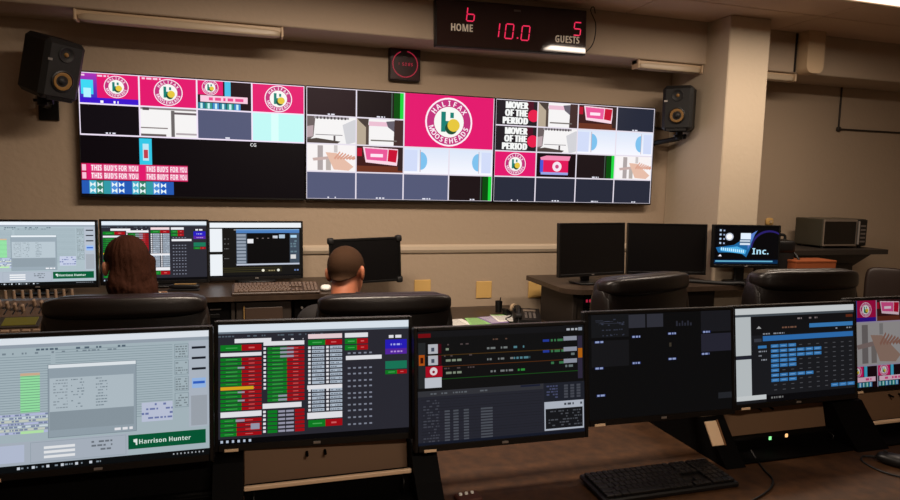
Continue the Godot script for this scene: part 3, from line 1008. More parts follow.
func pic_desktop() -> CV:
	# a desktop picture of a bright swoosh in space with a maker's name in large letters
	var c := CV.fresh(640, 400, Color(0.03, 0.025, 0.035))
	c.poly([Vector2(0.02, 0.55), Vector2(0.3, 0.48), Vector2(0.56, 0.2), Vector2(0.62, 0.2), Vector2(0.55, 0.6), Vector2(0.5, 0.8), Vector2(0.4, 0.68), Vector2(0.06, 0.68)], Color(0.12, 0.4, 0.62))
	c.poly([Vector2(0.08, 0.57), Vector2(0.35, 0.52), Vector2(0.5, 0.62), Vector2(0.48, 0.72), Vector2(0.1, 0.64)], Color(0.3, 0.68, 0.9))
	c.disc(0.85, 0.55, 0.46, Color(0.16, 0.12, 0.4), PI, TAU, 1.0)
	c.disc(0.86, 0.58, 0.44, Color(0.03, 0.025, 0.035), 0, TAU, 1.0)
	c.poly([Vector2(0.5, 0.25), Vector2(0.66, 0.1), Vector2(0.62, 0.2), Vector2(0.52, 0.6)], Color(0.35, 0.5, 0.8))
	c.rect(0.4, 0.17, 0.56, 0.33, Color(0.9, 0.95, 1.0))
	c.rect(0.39, 0.33, 0.56, 0.47, Color(0.35, 0.45, 0.55))
	c.rect(0.39, 0.36, 0.55, 0.39, Color(0.85, 0.9, 0.95))
	c.rect(0.39, 0.43, 0.55, 0.48, Color(0.85, 0.9, 0.95))
	c.disc(0.225, 0.27, 0.1, Color(0.75, 0.78, 0.85))
	c.disc(0.225, 0.27, 0.07, Color(1, 1, 1))
	for k in 4:
		c.rect(0.07, 0.08 + k * 0.11, 0.1, 0.13 + k * 0.11, Color(0.7, 0.78, 0.88))
		c.rect(0.13, 0.09 + k * 0.11, 0.155, 0.13 + k * 0.11, Color(0.6, 0.66, 0.78))
	c.poly([Vector2(0.06, 0.78), Vector2(0.09, 0.72), Vector2(0.12, 0.78)], Color(0.9, 0.9, 0.95))
	for k in 12:
		c.rect(0.1 + k * 0.031, 0.545 + 0.006 * k, 0.118 + k * 0.031, 0.62 + 0.006 * k, Color(0.75, 0.92, 1.0))
	c.text(0.72, 0.64, 0.16, "Inc.", Color(0.7, 0.88, 0.97), "Droid Sans!", 0.26)
	c.grad(0.0, 0.86, 1, 0.96, Color(0.02, 0.12, 0.25), Color(0.03, 0.2, 0.35), 4)
	c.rect(0.02, 0.885, 0.92, 0.92, Color(0.4, 0.68, 0.8))
	return c


# ---------------------------------------------------------------- builders of things

func make_monitor(called: String, label: String, group: String, at: Vector3, yaw: float, tilt: float, w: float, h: float, screen: Material, stand := "arm", desk := 0.0) -> Node3D:
	# at: the middle of the lower edge of the screen's front
	var t := thing(called, label, "monitor", at, yaw, group)
	var B := Basis(Vector3.RIGHT, -tilt)
	var b := 0.011
	var low := 0.019
	var up := func(y: float, z: float) -> Vector3: return B * Vector3(0, y, z)
	var g := G.new()
	g.box(up.call(h / 2, -0.016), Vector3(w, h, 0.026), 0.004, B)
	g.box(up.call(h / 2, -0.04), Vector3(w * 0.8, h * 0.72, 0.03), 0.012, B)
	obj("housing", g.mesh(), M.plastic, t)
	g = G.new()
	for s in [-1.0, 1.0]:
		g.box(B * Vector3(s * (w - b) / 2, h / 2, 0), Vector3(b, h, 0.01), 0.002, B)
	g.box(up.call(h - b / 2, 0), Vector3(w - 2 * b, b, 0.01), 0.002, B)
	g.box(up.call(low / 2, 0), Vector3(w - 2 * b, low, 0.01), 0.002, B)
	obj("bezel", g.mesh(), M.bezel, t)
	var s := obj("screen", panel(w - 2 * b, h - b - low), screen, t)
	s.transform = Transform3D(B, up.call((h + low - b) / 2, 0.001))
	obj("maker_badge", G.new().box(up.call(low / 2, 0.006), Vector3(0.02, 0.007, 0.003), 0.001, B).mesh(), M.silver, t)
	if stand == "arm":
		obj("corner_label", G.new().box(B * Vector3(-w / 2 + 0.045, 0.004, 0.0065), Vector3(0.036, 0.008, 0.002), 0.0006, B).mesh(), M.beige_print, t)
		g = G.new()
		g.box(up.call(h / 2, -0.06), Vector3(0.1, 0.1, 0.012), 0.003, B)
		g.cyl(up.call(h / 2, -0.06), Vector3(0, h / 2, -0.115), 0.016)
		obj("mount_arm", g.mesh(), M.metal_black, t)
	else:
		var drop := at.y - desk
		g = G.new()
		g.box(Vector3(0, (h * 0.4 - drop) / 2, -0.075), Vector3(0.07, h * 0.4 + drop - 0.01, 0.025), 0.008)
		obj("stand_neck", g.mesh(), M.plastic, t)
		g = G.new()
		g.pillow(Vector3(0, -drop + 0.008, -0.04), Vector3(0.12, 0.008, 0.09), 3.5, 6)
		obj("stand_base", g.mesh(), M.plastic, t)
	return t


func make_display(n: int, label: String) -> void:
	var w := 1.244
	var h := 0.705
	var t := thing("wall_display", label, "display", Vector3(1.248 * n + 0.593, 1.514, 0), 0.0, "video wall displays")
	var g := G.new()
	var b := 0.004
	for s in [-1.0, 1.0]:
		g.box(Vector3(s * (w - b) / 2, h / 2, -0.008), Vector3(b, h, 0.02), 0.002)
	g.box(Vector3(0, h - b / 2, -0.008), Vector3(w - 2 * b, b, 0.02), 0.002)
	g.box(Vector3(0, 0.006, -0.008), Vector3(w - 2 * b, 0.012, 0.02), 0.002)
	obj("bezel", g.mesh(), M.bezel, t)
	obj("housing", G.new().box(Vector3(0, h / 2, -0.032), Vector3(w - 0.01, h - 0.01, 0.045), 0.006).mesh(), M.plastic, t)
	var s := obj("screen", panel(w - 2 * b, h - b - 0.012), screen_mat(wall_picture(n), 1.02), t)
	s.position = Vector3(0, h / 2 + 0.002, -0.006)
	obj("wall_bracket", G.new().box(Vector3(0, h / 2, -0.0615), Vector3(0.5, 0.4, 0.015), 0.003).mesh(), M.metal_black, t)


func make_speaker(label: String, at: Vector3, yaw: float, pitch: float, roll: float, wall_at: Vector3) -> void:
	# a two-way studio speaker on a wall bracket; at: the middle of the cabinet
	var t := thing("studio_speaker", label, "speaker", at, 0.0, "pair of wall speakers")
	var B := Basis.from_euler(Vector3(pitch, yaw, roll))
	var s := Vector3(0.2, 0.305, 0.235)
	obj("cabinet", G.new().box(Vector3.ZERO, s, 0.022, B).mesh(), M.speaker, t)
	var f := func(x: float, y: float, z := 0.0) -> Vector3: return B * Vector3(x, y, s.z / 2 + z)
	var F := B * Basis(Vector3.RIGHT, PI / 2)
	var g := G.new()
	g.lathe([Vector2(0.054, 0), Vector2(0.056, 0.006), Vector2(0.05, 0.008), Vector2(0.046, 0.003)], f.call(0.0, -0.05), 28, F)
	obj("woofer_rim", g.mesh(), M.plastic, t)
	g = G.new()
	g.lathe([Vector2(0.046, 0.005), Vector2(0.043, 0.008), Vector2(0.024, -0.006), Vector2(0.021, -0.006)], f.call(0.0, -0.05, 0.002), 28, F, true)
	obj("woofer_cone", g.mesh(), M.cone_yellow, t, "yellow woven woofer cone")
	g = G.new()
	g.lathe([Vector2(0.023, -0.006), Vector2(0.02, -0.001), Vector2(0.012, 0.006), Vector2(0, 0.008)], f.call(0.0, -0.05, 0.003), 20, F, true)
	obj("dust_cap", g.mesh(), M.speaker, t)
	g = G.new()
	g.lathe([Vector2(0.04, 0), Vector2(0.037, 0.002), Vector2(0.016, -0.005), Vector2(0.014, -0.005)], f.call(0.0, 0.085, 0.003), 24, F)
	obj("tweeter_horn", g.mesh(), M.speaker, t)
	g = G.new()
	g.lathe([Vector2(0.012, -0.002), Vector2(0.009, 0.006), Vector2(0, 0.008)], f.call(0.0, 0.085, 0.002), 16, F, true)
	obj("tweeter_dome", g.mesh(), M.cone_yellow, t, "small yellow tweeter dome")
	obj("port_slot", G.new().box(f.call(0.0, -0.145, 0.0), Vector3(0.13, 0.018, 0.006), 0.002, B).mesh(), M.bezel, t)
	obj("maker_badge", G.new().box(f.call(-0.075, 0.05, 0.001), Vector3(0.022, 0.012, 0.003), 0.001, B).mesh(), M.silver, t)
	g = G.new()
	var low := B * Vector3(0, -s.y / 2, -0.05)
	g.box(wall_at - at + Vector3(0, 0, 0.008), Vector3(0.1, 0.16, 0.016), 0.003)
	g.cyl(wall_at - at, low + Vector3(0, -0.05, 0), 0.018)
	g.cyl(low + Vector3(0, -0.06, 0), low + Vector3(0, 0.01, 0), 0.024)
	g.box(low, Vector3(0.12, 0.012, 0.12), 0.003, B)
	obj("wall_bracket", g.mesh(), M.metal_black, t)
	g = G.new()
	g.cyl(low + Vector3(-0.04, -0.035, 0), low + Vector3(0.04, -0.035, 0), 0.009)
	g.cyl(low + Vector3(0.04, -0.035, 0), low + Vector3(0.052, -0.035, 0), 0.018)
	obj("clamp_knob", g.mesh(), M.plastic, t)


func seven(g: G, at: Vector3, w: float, h: float, on: String, th := 0.0) -> void:
	# slanted seven-segment digit; a top, b c right, d bottom, e f left, g middle
	if th == 0.0:
		th = h * 0.11
	var seg := {"a": [0, 1, 1, 1], "b": [1, 0.5, 1, 1], "c": [1, 0, 1, 0.5], "d": [0, 0, 1, 0], "e": [0, 0, 0, 0.5], "f": [0, 0.5, 0, 1], "g": [0, 0.5, 1, 0.5]}
	for ch in on:
		var q: Array = seg[ch]
		var a := Vector3((q[0] - 0.5) * w + (q[1] - 0.5) * h * 0.12, (q[1] - 0.5) * h, 0)
		var b := Vector3((q[2] - 0.5) * w + (q[3] - 0.5) * h * 0.12, (q[3] - 0.5) * h, 0)
		var d := (b - a).normalized()
		g.box(at + (a + b) / 2, Vector3((b - a).length() - th * 0.8, th, 0.003), 0.001, Basis(d, Vector3(0, 0, 1).cross(d), Vector3(0, 0, 1)))


func lettering(t: String, h: float, wide: float, depth := 0.003) -> ArrayMesh:
	# raised letters centred on the origin, h high and wide across
	var f := SystemFont.new()
	f.font_names = PackedStringArray(["Droid Sans"])
	f.font_weight = 700
	var tm := TextMesh.new()
	tm.text = t
	tm.font = f
	tm.font_size = 40
	tm.pixel_size = 0.025
	tm.depth = 0.1
	tm.curve_step = 3.0
	var bb := tm.get_aabb()
	var st := SurfaceTool.new()
	var s := Vector3(wide / bb.size.x, h / bb.size.y, depth / 0.1)
	st.append_from(tm, 0, Transform3D(Basis.from_scale(s), -(bb.position + bb.size / 2) * s))
	return st.commit()


func make_scoreboard() -> void:
	var t := thing("scoreboard", "black hockey scoreboard with red digits hung on the ceiling beam", "scoreboard", Vector3(2.428, 2.452, 0.38))
	t.rotation.z = 0.024
	var B := Basis(Vector3.RIGHT, board_tilt)
	var c := Node3D
	var w := 0.985
	var h := 0.272
	obj("case", G.new().box(B * Vector3(0, h / 2, -0.025), Vector3(w, h, 0.05), 0.004, B).mesh(), M.plastic, t)
	var face := obj("face_panel", G.new().box(B * Vector3(0, h / 2, 0.002), Vector3(w - 0.012, h - 0.012, 0.004), 0.001, B).mesh(), M.gloss_black, t)
	var at := func(x: float, y: float) -> Vector3: return B * Vector3(x - 2.41, y - 2.455, 0.0055)
	var place := func(m: Mesh, n: String, mm: Material, x: float, y: float, l := "") -> void:
		var o := obj(n, m, mm, t, l)
		o.transform = Transform3D(B, at.call(x, y))
	var g := G.new()
	seven(g, Vector3.ZERO, 0.046, 0.078, "cdefg", 0.007)
	place.call(g.mesh(), "home_digit", M.led_red, 2.133, 2.648, "glowing red digit 6")
	for q in [[-0.097, 0.002, "bc", "glowing red digit 1 of the clock"], [-0.006, 0.0, "abcdef", "glowing red digit 0 before the point"], [0.1, -0.004, "abcdef", "glowing red digit 0 after the point"]]:
		g = G.new()
		seven(g, Vector3.ZERO, 0.05, 0.085, q[2], 0.007)
		place.call(g.mesh(), "clock_digit", M.led_red, 2.385 + q[0], 2.566 + q[1], q[3])
	place.call(G.new().box(Vector3.ZERO, Vector3(0.009, 0.009, 0.003), 0.001).mesh(), "decimal_point", M.led_red, 2.433, 2.53)
	g = G.new()
	seven(g, Vector3.ZERO, 0.046, 0.078, "acdfg", 0.007)
	place.call(g.mesh(), "guests_digit", M.led_red, 2.836, 2.61, "glowing red digit 5")
	place.call(lettering("HOME", 0.042, 0.135), "home_lettering", M.white_print, 2.078, 2.568, "pale letters HOME")
	place.call(lettering("GUESTS", 0.042, 0.165), "guests_lettering", M.white_print, 2.768, 2.542, "pale letters GUESTS")
	place.call(G.new().box(Vector3.ZERO, Vector3(0.045, 0.012, 0.002), 0.0008).mesh(), "maker_badge", M.grey_print, 2.43, 2.69)
	for x in [-0.4, 0.4]:
		obj("hanger", G.new().box(Vector3(x, h * 0.7, -0.06), Vector3(0.05, 0.1, 0.05), 0.004).mesh(), M.metal_black, t)
	var cab := obj("loop_cable", G.new().tube([Vector3(3.0, 2.74, 0.33), Vector3(2.97, 2.77, 0.36), Vector3(2.945, 2.74, 0.37), Vector3(2.985, 2.66, 0.37), Vector3(2.975, 2.55, 0.37), Vector3(2.93, 2.49, 0.36), Vector3(2.89, 2.49, 0.345)], 0.0035, 6).mesh(), M.rubber, self)
	cab.name = numbered("loop_cable")
	tag(cab, "thin black cable looping down beside the scoreboard's right end", "cable")


func make_clock() -> void:
	var t := thing("wall_clock", "square black digital clock with a ring of red lights", "clock", Vector3(1.845, 2.292, -0.07))
	obj("case", G.new().box(Vector3(0, 0.102, 0.025), Vector3(0.204, 0.208, 0.05), 0.006).mesh(), M.clock_case, t)
	obj("face_panel", G.new().box(Vector3(0, 0.102, 0.051), Vector3(0.188, 0.192, 0.004), 0.001).mesh(), M.clock_face, t)
	var g := G.new()
	for k in 60:
		var a := PI / 2 - TAU * k / 60.0
		if k in [57, 58, 59, 0, 1]:
			continue
		g.box(Vector3(cos(a) * 0.081, 0.102 + sin(a) * 0.081, 0.054), Vector3(0.0065, 0.006, 0.003), 0.001, Basis(Vector3(0, 0, 1), a))
	obj("seconds_ring", g.mesh(), M.led_red_dim, t, "ring of small red lights")
	g = G.new()
	var on := ["bc", "acdfg", "abcdef", "abcdefg", "acdfg"]
	for k in 5:
		seven(g, Vector3([-0.045, -0.014, 0.004, 0.026, 0.044][k], 0.102, 0.054), 0.009, 0.017, on[k], 0.0028)
	obj("time_digits", g.mesh(), M.led_red_dim, t, "small red digits")
	obj("maker_badge", G.new().box(Vector3(0, 0.148, 0.054), Vector3(0.03, 0.005, 0.002), 0.0006).mesh(), M.grey_print, t)


func make_chair(label: String) -> Node3D:
	# a padded swivel chair that faces -z; its origin is on the floor under the seat
	var t := thing("office_chair", label, "chair", Vector3.ZERO, 0.0, "black leather swivel chairs of the second row")
	var g := G.new()
	var B := Basis(Vector3.RIGHT, -0.10)
	g.pillow(Vector3(0, 0.87, 0.275), Vector3(0.287, 0.328, 0.06), 9.0, 14, 0.04, B)
	g.pillow(Vector3(0, 1.15, 0.27), Vector3(0.284, 0.045, 0.068), 4.5, 12, 0.04, B)
	obj("backrest", g.mesh(), M.leather, t)
	for s in [-1.0, 1.0]:
		obj("side_bolster", G.new().pillow(Vector3(s * 0.262, 0.86, 0.235), Vector3(0.036, 0.29, 0.07), 3.2, 10, 0.0, B).mesh(), M.leather, t)
	g = G.new()
	g.pillow(Vector3(0, 0.435, -0.01), Vector3(0.27, 0.05, 0.26), 4.0, 10)
	g.pillow(Vector3(0, 0.435, -0.23), Vector3(0.26, 0.05, 0.06), 3.0, 8)
	obj("seat", g.mesh(), M.leather, t)
	for s in [-1.0, 1.0]:
		g = G.new()
		g.pillow(Vector3(s * 0.315, 0.69, 0.02), Vector3(0.038, 0.025, 0.16), 3.0, 8)
		g.tube([Vector3(s * 0.25, 0.42, 0.05), Vector3(s * 0.325, 0.46, 0.0), Vector3(s * 0.325, 0.6, -0.08), Vector3(s * 0.315, 0.675, -0.04)], 0.018, 8)
		g.tube([Vector3(s * 0.25, 0.6, 0.28), Vector3(s * 0.31, 0.64, 0.22), Vector3(s * 0.315, 0.675, 0.12)], 0.016, 8)
		obj("armrest", g.mesh(), M.leather, t)
	g = G.new()
	g.lathe([Vector2(0, 0.39), Vector2(0.09, 0.39), Vector2(0.09, 0.38), Vector2(0.03, 0.37), Vector2(0.03, 0.22), Vector2(0.045, 0.2), Vector2(0.045, 0.07), Vector2(0, 0.07)], Vector3.ZERO, 16)
	obj("gas_column", g.mesh(), M.metal_black, t)
	g = G.new()
	for k in 5:
		var a := TAU * k / 5.0 + 0.3
		var d := Vector3(cos(a), 0, sin(a))
		g.cyl(d * 0.03 + Vector3(0, 0.1, 0), d * 0.3 + Vector3(0, 0.075, 0), 0.026, 0.017, 8)
	obj("star_base", g.mesh(), M.plastic, t)
	for k in 5:
		var a := TAU * k / 5.0 + 0.3
		var d := Vector3(cos(a), 0, sin(a))
		var x := Vector3(-d.z, 0, d.x)
		g = G.new()
		for s in [-1.0, 1.0]:
			g.cyl(d * 0.29 + x * s * 0.008 + Vector3(0, 0.03, 0), d * 0.29 + x * s * 0.025 + Vector3(0, 0.03, 0), 0.03, 0.03, 14)
		g.cyl(d * 0.29 + Vector3(0, 0.03, 0), d * 0.29 + Vector3(0, 0.085, 0), 0.009, 0.009, 8)
		obj("caster", g.mesh(), M.plastic, t)
	return t


func make_keyboard(label: String, at: Vector3, yaw: float, pitch: float, w: float, d: float, body: Material, keys: Material) -> void:
	var t := thing("keyboard", label, "keyboard", at, yaw)
	var B := Basis(Vector3.RIGHT, pitch)
	var lift := sin(pitch) * d / 2
	obj("body", G.new().box(B * Vector3(0, 0.008, 0) + Vector3(0, lift, 0), Vector3(w, 0.016, d), 0.004, B).mesh(), body, t)
	if pitch > 0.01:
		var f := G.new()
		for s in [-1.0, 1.0]:
			f.box(Vector3(s * w * 0.42, lift, -d * 0.42), Vector3(0.03, lift * 2.0, 0.01), 0.002)
		obj("foot", f.mesh(), body, t)
	var g := G.new()
	var pitch_x := (w - 0.02) / 22.6
	var rows := 6
	var pz := (d - 0.016) / rows
	for r in rows:
		var x := 0.0
		while x < 22.4:
			var kw := 1.0
			if r == 5 and x >= 3.9 and x < 4.1:
				kw = 6.0
			elif r == 5 and x < 4:
				kw = 1.3
			elif r == 4 and x == 0.0:
				kw = 2.25
			elif r == 3 and x == 0.0:
				kw = 1.75
			elif r == 2 and x == 0.0:
				kw = 1.5
			if absf(x - 15.0) < 0.3 and r < 6:
				x = 15.3
			if absf(x - 18.4) < 0.35:
				x = 18.6
			if x + kw > 22.7:
				break
			if not (r in [3, 4] and x >= 15.2 and x < 18.3 and not (r == 4 and absf(x - 16.3) < 0.3)):
				g.box(B * Vector3(-w / 2 + 0.01 + (x + kw / 2) * pitch_x, 0.020, -d / 2 + 0.008 + (r + 0.5) * pz) + Vector3(0, lift, 0), Vector3(kw * pitch_x - 0.0025, 0.008, pz - 0.0028), 0.0015, B)
			x += kw
	var ks := obj("keys", g.mesh(), keys, t)
	ks.set_meta("kind", "stuff")


func make_turret(called: String, label: String, bays: Array, cheeks: Array, tops: Vector2, leds: Array) -> void:
	# a low rack on the desk: black side panels, a brown sloping panel in each bay, an equipment front below
	var t := thing(called, label, "equipment rack", Vector3(0, 0.75, 0))
	var prof := [Vector2(-2.02, 0.0), Vector2(-2.49, 0.0), Vector2(-2.44, 0.05), Vector2(-2.37, 0.135), Vector2(-2.05, 0.175), Vector2(-2.02, 0.15)]
	for c in cheeks:
		var xf := Transform3D(Basis(Vector3(0, 0, -1), Vector3.UP, Vector3(1, 0, 0)), Vector3(c[0], 0, 0))
		obj("side_panel", G.new().prism(prof, c[1] - c[0], xf).mesh(), M.rack_black, t)
	for i in bays.size():
		var b: Array = bays[i]
		var x: float = (b[0] + b[1]) / 2.0
		var w: float = b[1] - b[0] - 0.004
		obj("bay_panel", G.new().box(Vector3(x, 0.1, 2.335), Vector3(w, 0.15, 0.012), 0.002, Basis(Vector3.RIGHT, -0.25)).mesh(), M.rack_black if b.size() > 4 else M.brown_metal, t)
		var u := obj("equipment_front", G.new().box(Vector3(x, b[2] / 2, 2.36), Vector3(w, b[2], 0.06), 0.003).mesh(), M.rack_black, t)
		obj("bay_shelf", G.new().box(Vector3(x, 0.004, 2.43), Vector3(w, 0.008, 0.09), 0.002).mesh(), M.rack_black, t)
		if b[3]:
			obj("edge_strip", G.new().box(Vector3(x, b[2] + 0.008, 2.394), Vector3(w, 0.012, 0.012), 0.002).mesh(), M.strip_metal, t, "bright metal edge strip")
		for k in 2:
			obj("screw", G.new().cyl(Vector3(x - 0.06 + 0.05 * k, 0.13, 2.335), Vector3(x - 0.06 + 0.05 * k, 0.127, 2.354), 0.004, 0.004, 8).mesh(), M.rack_black, t)
		for k in 2:
			obj("rack_handle", G.new().tube([Vector3(x + (k - 0.5) * (w - 0.05), 0.012, 2.388), Vector3(x + (k - 0.5) * (w - 0.05), 0.016, 2.41), Vector3(x + (k - 0.5) * (w - 0.05), b[2] - 0.012, 2.41), Vector3(x + (k - 0.5) * (w - 0.05), b[2] - 0.008, 2.388)], 0.003, 6).mesh(), M.metal_black, t)
	for l in leds:
		obj("status_light", G.new().box(l[0], Vector3(0.01, 0.012, 0.004), 0.001).mesh(), l[1], t)
	obj("top_board", G.new().box(Vector3((tops.x + tops.y) / 2, 0.162, 2.14), Vector3(tops.y - tops.x, 0.014, 0.18), 0.003).mesh(), M.rack_black, t)


func round_rect(x0: float, z0: float, x1: float, z1: float, r: Array) -> Array:
	# corners in order (x0,z0), (x1,z0), (x1,z1), (x0,z1), each with its own radius
	var out := []
	var c := [Vector2(x0, z0), Vector2(x1, z0), Vector2(x1, z1), Vector2(x0, z1)]
	var sx := [1, -1, -1, 1]
	var sz := [1, 1, -1, -1]
	var a0 := [PI, PI * 1.5, 0.0, PI * 0.5]
	for k in 4:
		if r[k] <= 0.0:
			out.append(c[k])
			continue
		var m: Vector2 = c[k] + Vector2(sx[k], sz[k]) * r[k]
		for i in 7:
			var a: float = a0[k] + PI / 2 * i / 6.0
			out.append(m + Vector2(cos(a), sin(a)) * r[k])
	return out


func slab(poly: Array, y: float, th: float) -> ArrayMesh:
	# a board with the outline poly in x, z; y is its top
	return G.new().prism(poly, -th, Transform3D(Basis(Vector3(1, 0, 0), Vector3(0, 0, 1), Vector3(0, 1, 0)), Vector3(0, y, 0))).mesh()


# ---------------------------------------------------------------- people

func net(prims: Array, cell: float, k: float, post, xf := Transform3D(), color = null) -> Array:
	# meshes a smooth union of capsules [a, b, ra, rb] and ellipsoids [c, r, basis] as surface nets; returns mesh arrays
	var lo := Vector3.ONE * INF
	var hi := -lo
	var boxes := []
	for p in prims:
		var a: Vector3
		var b: Vector3
		if p.size() == 4:
			var r := maxf(p[2], p[3])
			a = (p[0] as Vector3).min(p[1]) - Vector3.ONE * r
			b = (p[0] as Vector3).max(p[1]) + Vector3.ONE * r
		else:
			var r: float = maxf(p[1].x, maxf(p[1].y, p[1].z))
			a = p[0] - Vector3.ONE * r
			b = p[0] + Vector3.ONE * r
		boxes.append([a, b])
		lo = lo.min(a)
		hi = hi.max(b)
	var pad := k + cell * 3.0
	lo -= Vector3.ONE * pad
	hi += Vector3.ONE * pad
	var n := Vector3i(((hi - lo) / cell).ceil()) + Vector3i.ONE
	var f := PackedFloat32Array()
	f.resize(n.x * n.y * n.z)
	f.fill(1.0)
	for i in prims.size():
		var p: Array = prims[i]
		var i0 := Vector3i(((boxes[i][0] - Vector3.ONE * pad - lo) / cell).floor()).max(Vector3i.ZERO)
		var i1 := Vector3i(((boxes[i][1] + Vector3.ONE * pad - lo) / cell).ceil()).min(n - Vector3i.ONE)
		var cap: bool = p.size() == 4
		var ab := Vector3.ZERO
		var l2 := 1.0
		var inv := Basis()
		var mr := 1.0
		if cap:
			ab = p[1] - p[0]
			l2 = maxf(ab.length_squared(), 1e-9)
		else:
			inv = (p[2] as Basis).inverse()
			mr = minf(p[1].x, minf(p[1].y, p[1].z))
		for z in range(i0.z, i1.z + 1):
			for y in range(i0.y, i1.y + 1):
				var at := (z * n.y + y) * n.x
				for x in range(i0.x, i1.x + 1):
					var q := lo + Vector3(x, y, z) * cell
					var d: float
					if cap:
						var t := clampf((q - p[0]).dot(ab) / l2, 0.0, 1.0)
						d = (q - p[0] - ab * t).length() - lerpf(p[2], p[3], t)
					else:
						var e: Vector3 = inv * (q - p[0])
						var kk: float = (e / p[1]).length()
						var k2: float = (e / (p[1] * p[1])).length()
						d = kk * (kk - 1.0) / maxf(k2, 1e-6) if k2 > 1e-6 else -mr
					var o := f[at + x]
					var hh := maxf(k - absf(o - d), 0.0) / k
					f[at + x] = minf(o, d) - hh * hh * k * 0.25
	if post != null:
		for z in n.z:
			for y in n.y:
				var at := (z * n.y + y) * n.x
				for x in n.x:
					if absf(f[at + x]) < 0.05:
						f[at + x] = post.call(lo + Vector3(x, y, z) * cell, f[at + x])
					elif f[at + x] < 0.0:
						f[at + x] = post.call(lo + Vector3(x, y, z) * cell, f[at + x])
	var vs := PackedVector3Array()
	var ns := PackedVector3Array()
	var cs := PackedColorArray()
	var ids := PackedInt32Array()
	ids.resize(f.size())
	ids.fill(-1)
	var sx := 1
	var sy := n.x
	var sz := n.x * n.y
	var offs := [0, sx, sy, sx + sy, sz, sx + sz, sy + sz, sx + sy + sz]
	var edges := [[0, 1], [2, 3], [4, 5], [6, 7], [0, 2], [1, 3], [4, 6], [5, 7], [0, 4], [1, 5], [2, 6], [3, 7]]
	var pos := []
	for i in 8:
		pos.append(Vector3(i & 1, (i >> 1) & 1, i >> 2))
	for z in n.z - 1:
		for y in n.y - 1:
			var row := (z * n.y + y) * n.x
			for x in n.x - 1:
				var at := row + x
				var neg := 0
				for i in 8:
					if f[at + offs[i]] < 0.0:
						neg += 1
				if neg == 0 or neg == 8:
					continue
				var sum := Vector3.ZERO
				var cnt := 0
				for e in edges:
					var fa := f[at + offs[e[0]]]
					var fb := f[at + offs[e[1]]]
					if (fa < 0.0) != (fb < 0.0):
						sum += (pos[e[0]] as Vector3).lerp(pos[e[1]], fa / (fa - fb))
						cnt += 1
				var gr := Vector3(f[at + 1] - f[at] + f[at + sy + 1] - f[at + sy] + f[at + sz + 1] - f[at + sz] + f[at + sy + sz + 1] - f[at + sy + sz],
					f[at + sy] - f[at] + f[at + sy + 1] - f[at + 1] + f[at + sz + sy] - f[at + sz] + f[at + sz + sy + 1] - f[at + sz + 1],
					f[at + sz] - f[at] + f[at + sz + 1] - f[at + 1] + f[at + sz + sy] - f[at + sy] + f[at + sz + sy + 1] - f[at + sy + 1])
				ids[at] = vs.size()
				var v := lo + (Vector3(x, y, z) + sum / cnt) * cell
				vs.append(xf * v)
				ns.append((xf.basis * gr).normalized())
				cs.append(color.call(v) if color != null else Color.WHITE)
	var ix := PackedInt32Array()
	for z in range(1, n.z - 1):
		for y in range(1, n.y - 1):
			var row := (z * n.y + y) * n.x
			for x in range(1, n.x - 1):
				var at := row + x
				var a := f[at] < 0.0
				for ax in 3:
					var s: int = [sx, sy, sz][ax]
					if a == (f[at + s] < 0.0):
						continue
					var u: int = [sy, sz, sx][ax]
					var w: int = [sz, sx, sy][ax]
					var q := [ids[at - u - w], ids[at - w], ids[at], ids[at - u]]
					if q[0] < 0 or q[1] < 0 or q[2] < 0 or q[3] < 0:
						continue
					if a:
						ix.append_array([q[0], q[2], q[1], q[0], q[3], q[2]])
					else:
						ix.append_array([q[0], q[1], q[2], q[0], q[2], q[3]])
	return [vs, ns, cs, ix]


func join(parts: Array) -> ArrayMesh:
	var vs := PackedVector3Array()
	var ns := PackedVector3Array()
	var cs := PackedColorArray()
	var ix := PackedInt32Array()
	for p in parts:
		var base := vs.size()
		vs.append_array(p[0])
		ns.append_array(p[1])
		cs.append_array(p[2])
		for i in p[3]:
			ix.append(base + i)
	var ar := []
	ar.resize(Mesh.ARRAY_MAX)
	ar[Mesh.ARRAY_VERTEX] = vs
	ar[Mesh.ARRAY_NORMAL] = ns
	ar[Mesh.ARRAY_COLOR] = cs
	ar[Mesh.ARRAY_INDEX] = ix
	var m := ArrayMesh.new()
	m.add_surface_from_arrays(Mesh.PRIMITIVE_TRIANGLES, ar)
	return m


func hand(side: float) -> Array:
	# a relaxed hand lying palm down, wrist at the origin, fingers towards -z
	var p := []
	for k in 4:
		var x: float = side * [-0.03, -0.01, 0.01, 0.029][k]
		p.append([Vector3(x * 0.6, 0, -0.01), Vector3(x, 0.004, -0.085), 0.014, 0.0125])
		var l: float = [0.040, 0.046, 0.043, 0.033][k]
		var a := Vector3(x, 0.004, -0.088)
		var b := a + Vector3(x * 0.12, 0.006, -l)
		var c := b + Vector3(x * 0.05, -0.012, -l * 0.6)
		var d := c + Vector3(0, -0.014, -l * 0.4)
		p.append([a, b, 0.0098, 0.0088])
		p.append([b, c, 0.0088, 0.0082])
		p.append([c, d, 0.0082, 0.0072])
	var t := Vector3(-side * 0.022, -0.002, -0.02)
	p.append([t, t + Vector3(-side * 0.03, -0.008, -0.032), 0.015, 0.011])
	p.append([t + Vector3(-side * 0.03, -0.008, -0.032), t + Vector3(-side * 0.036, -0.014, -0.062), 0.0105, 0.0085])
	p.append([Vector3(0, 0.004, 0.05), Vector3(0, 0.002, -0.01), 0.026, 0.022])
	return p


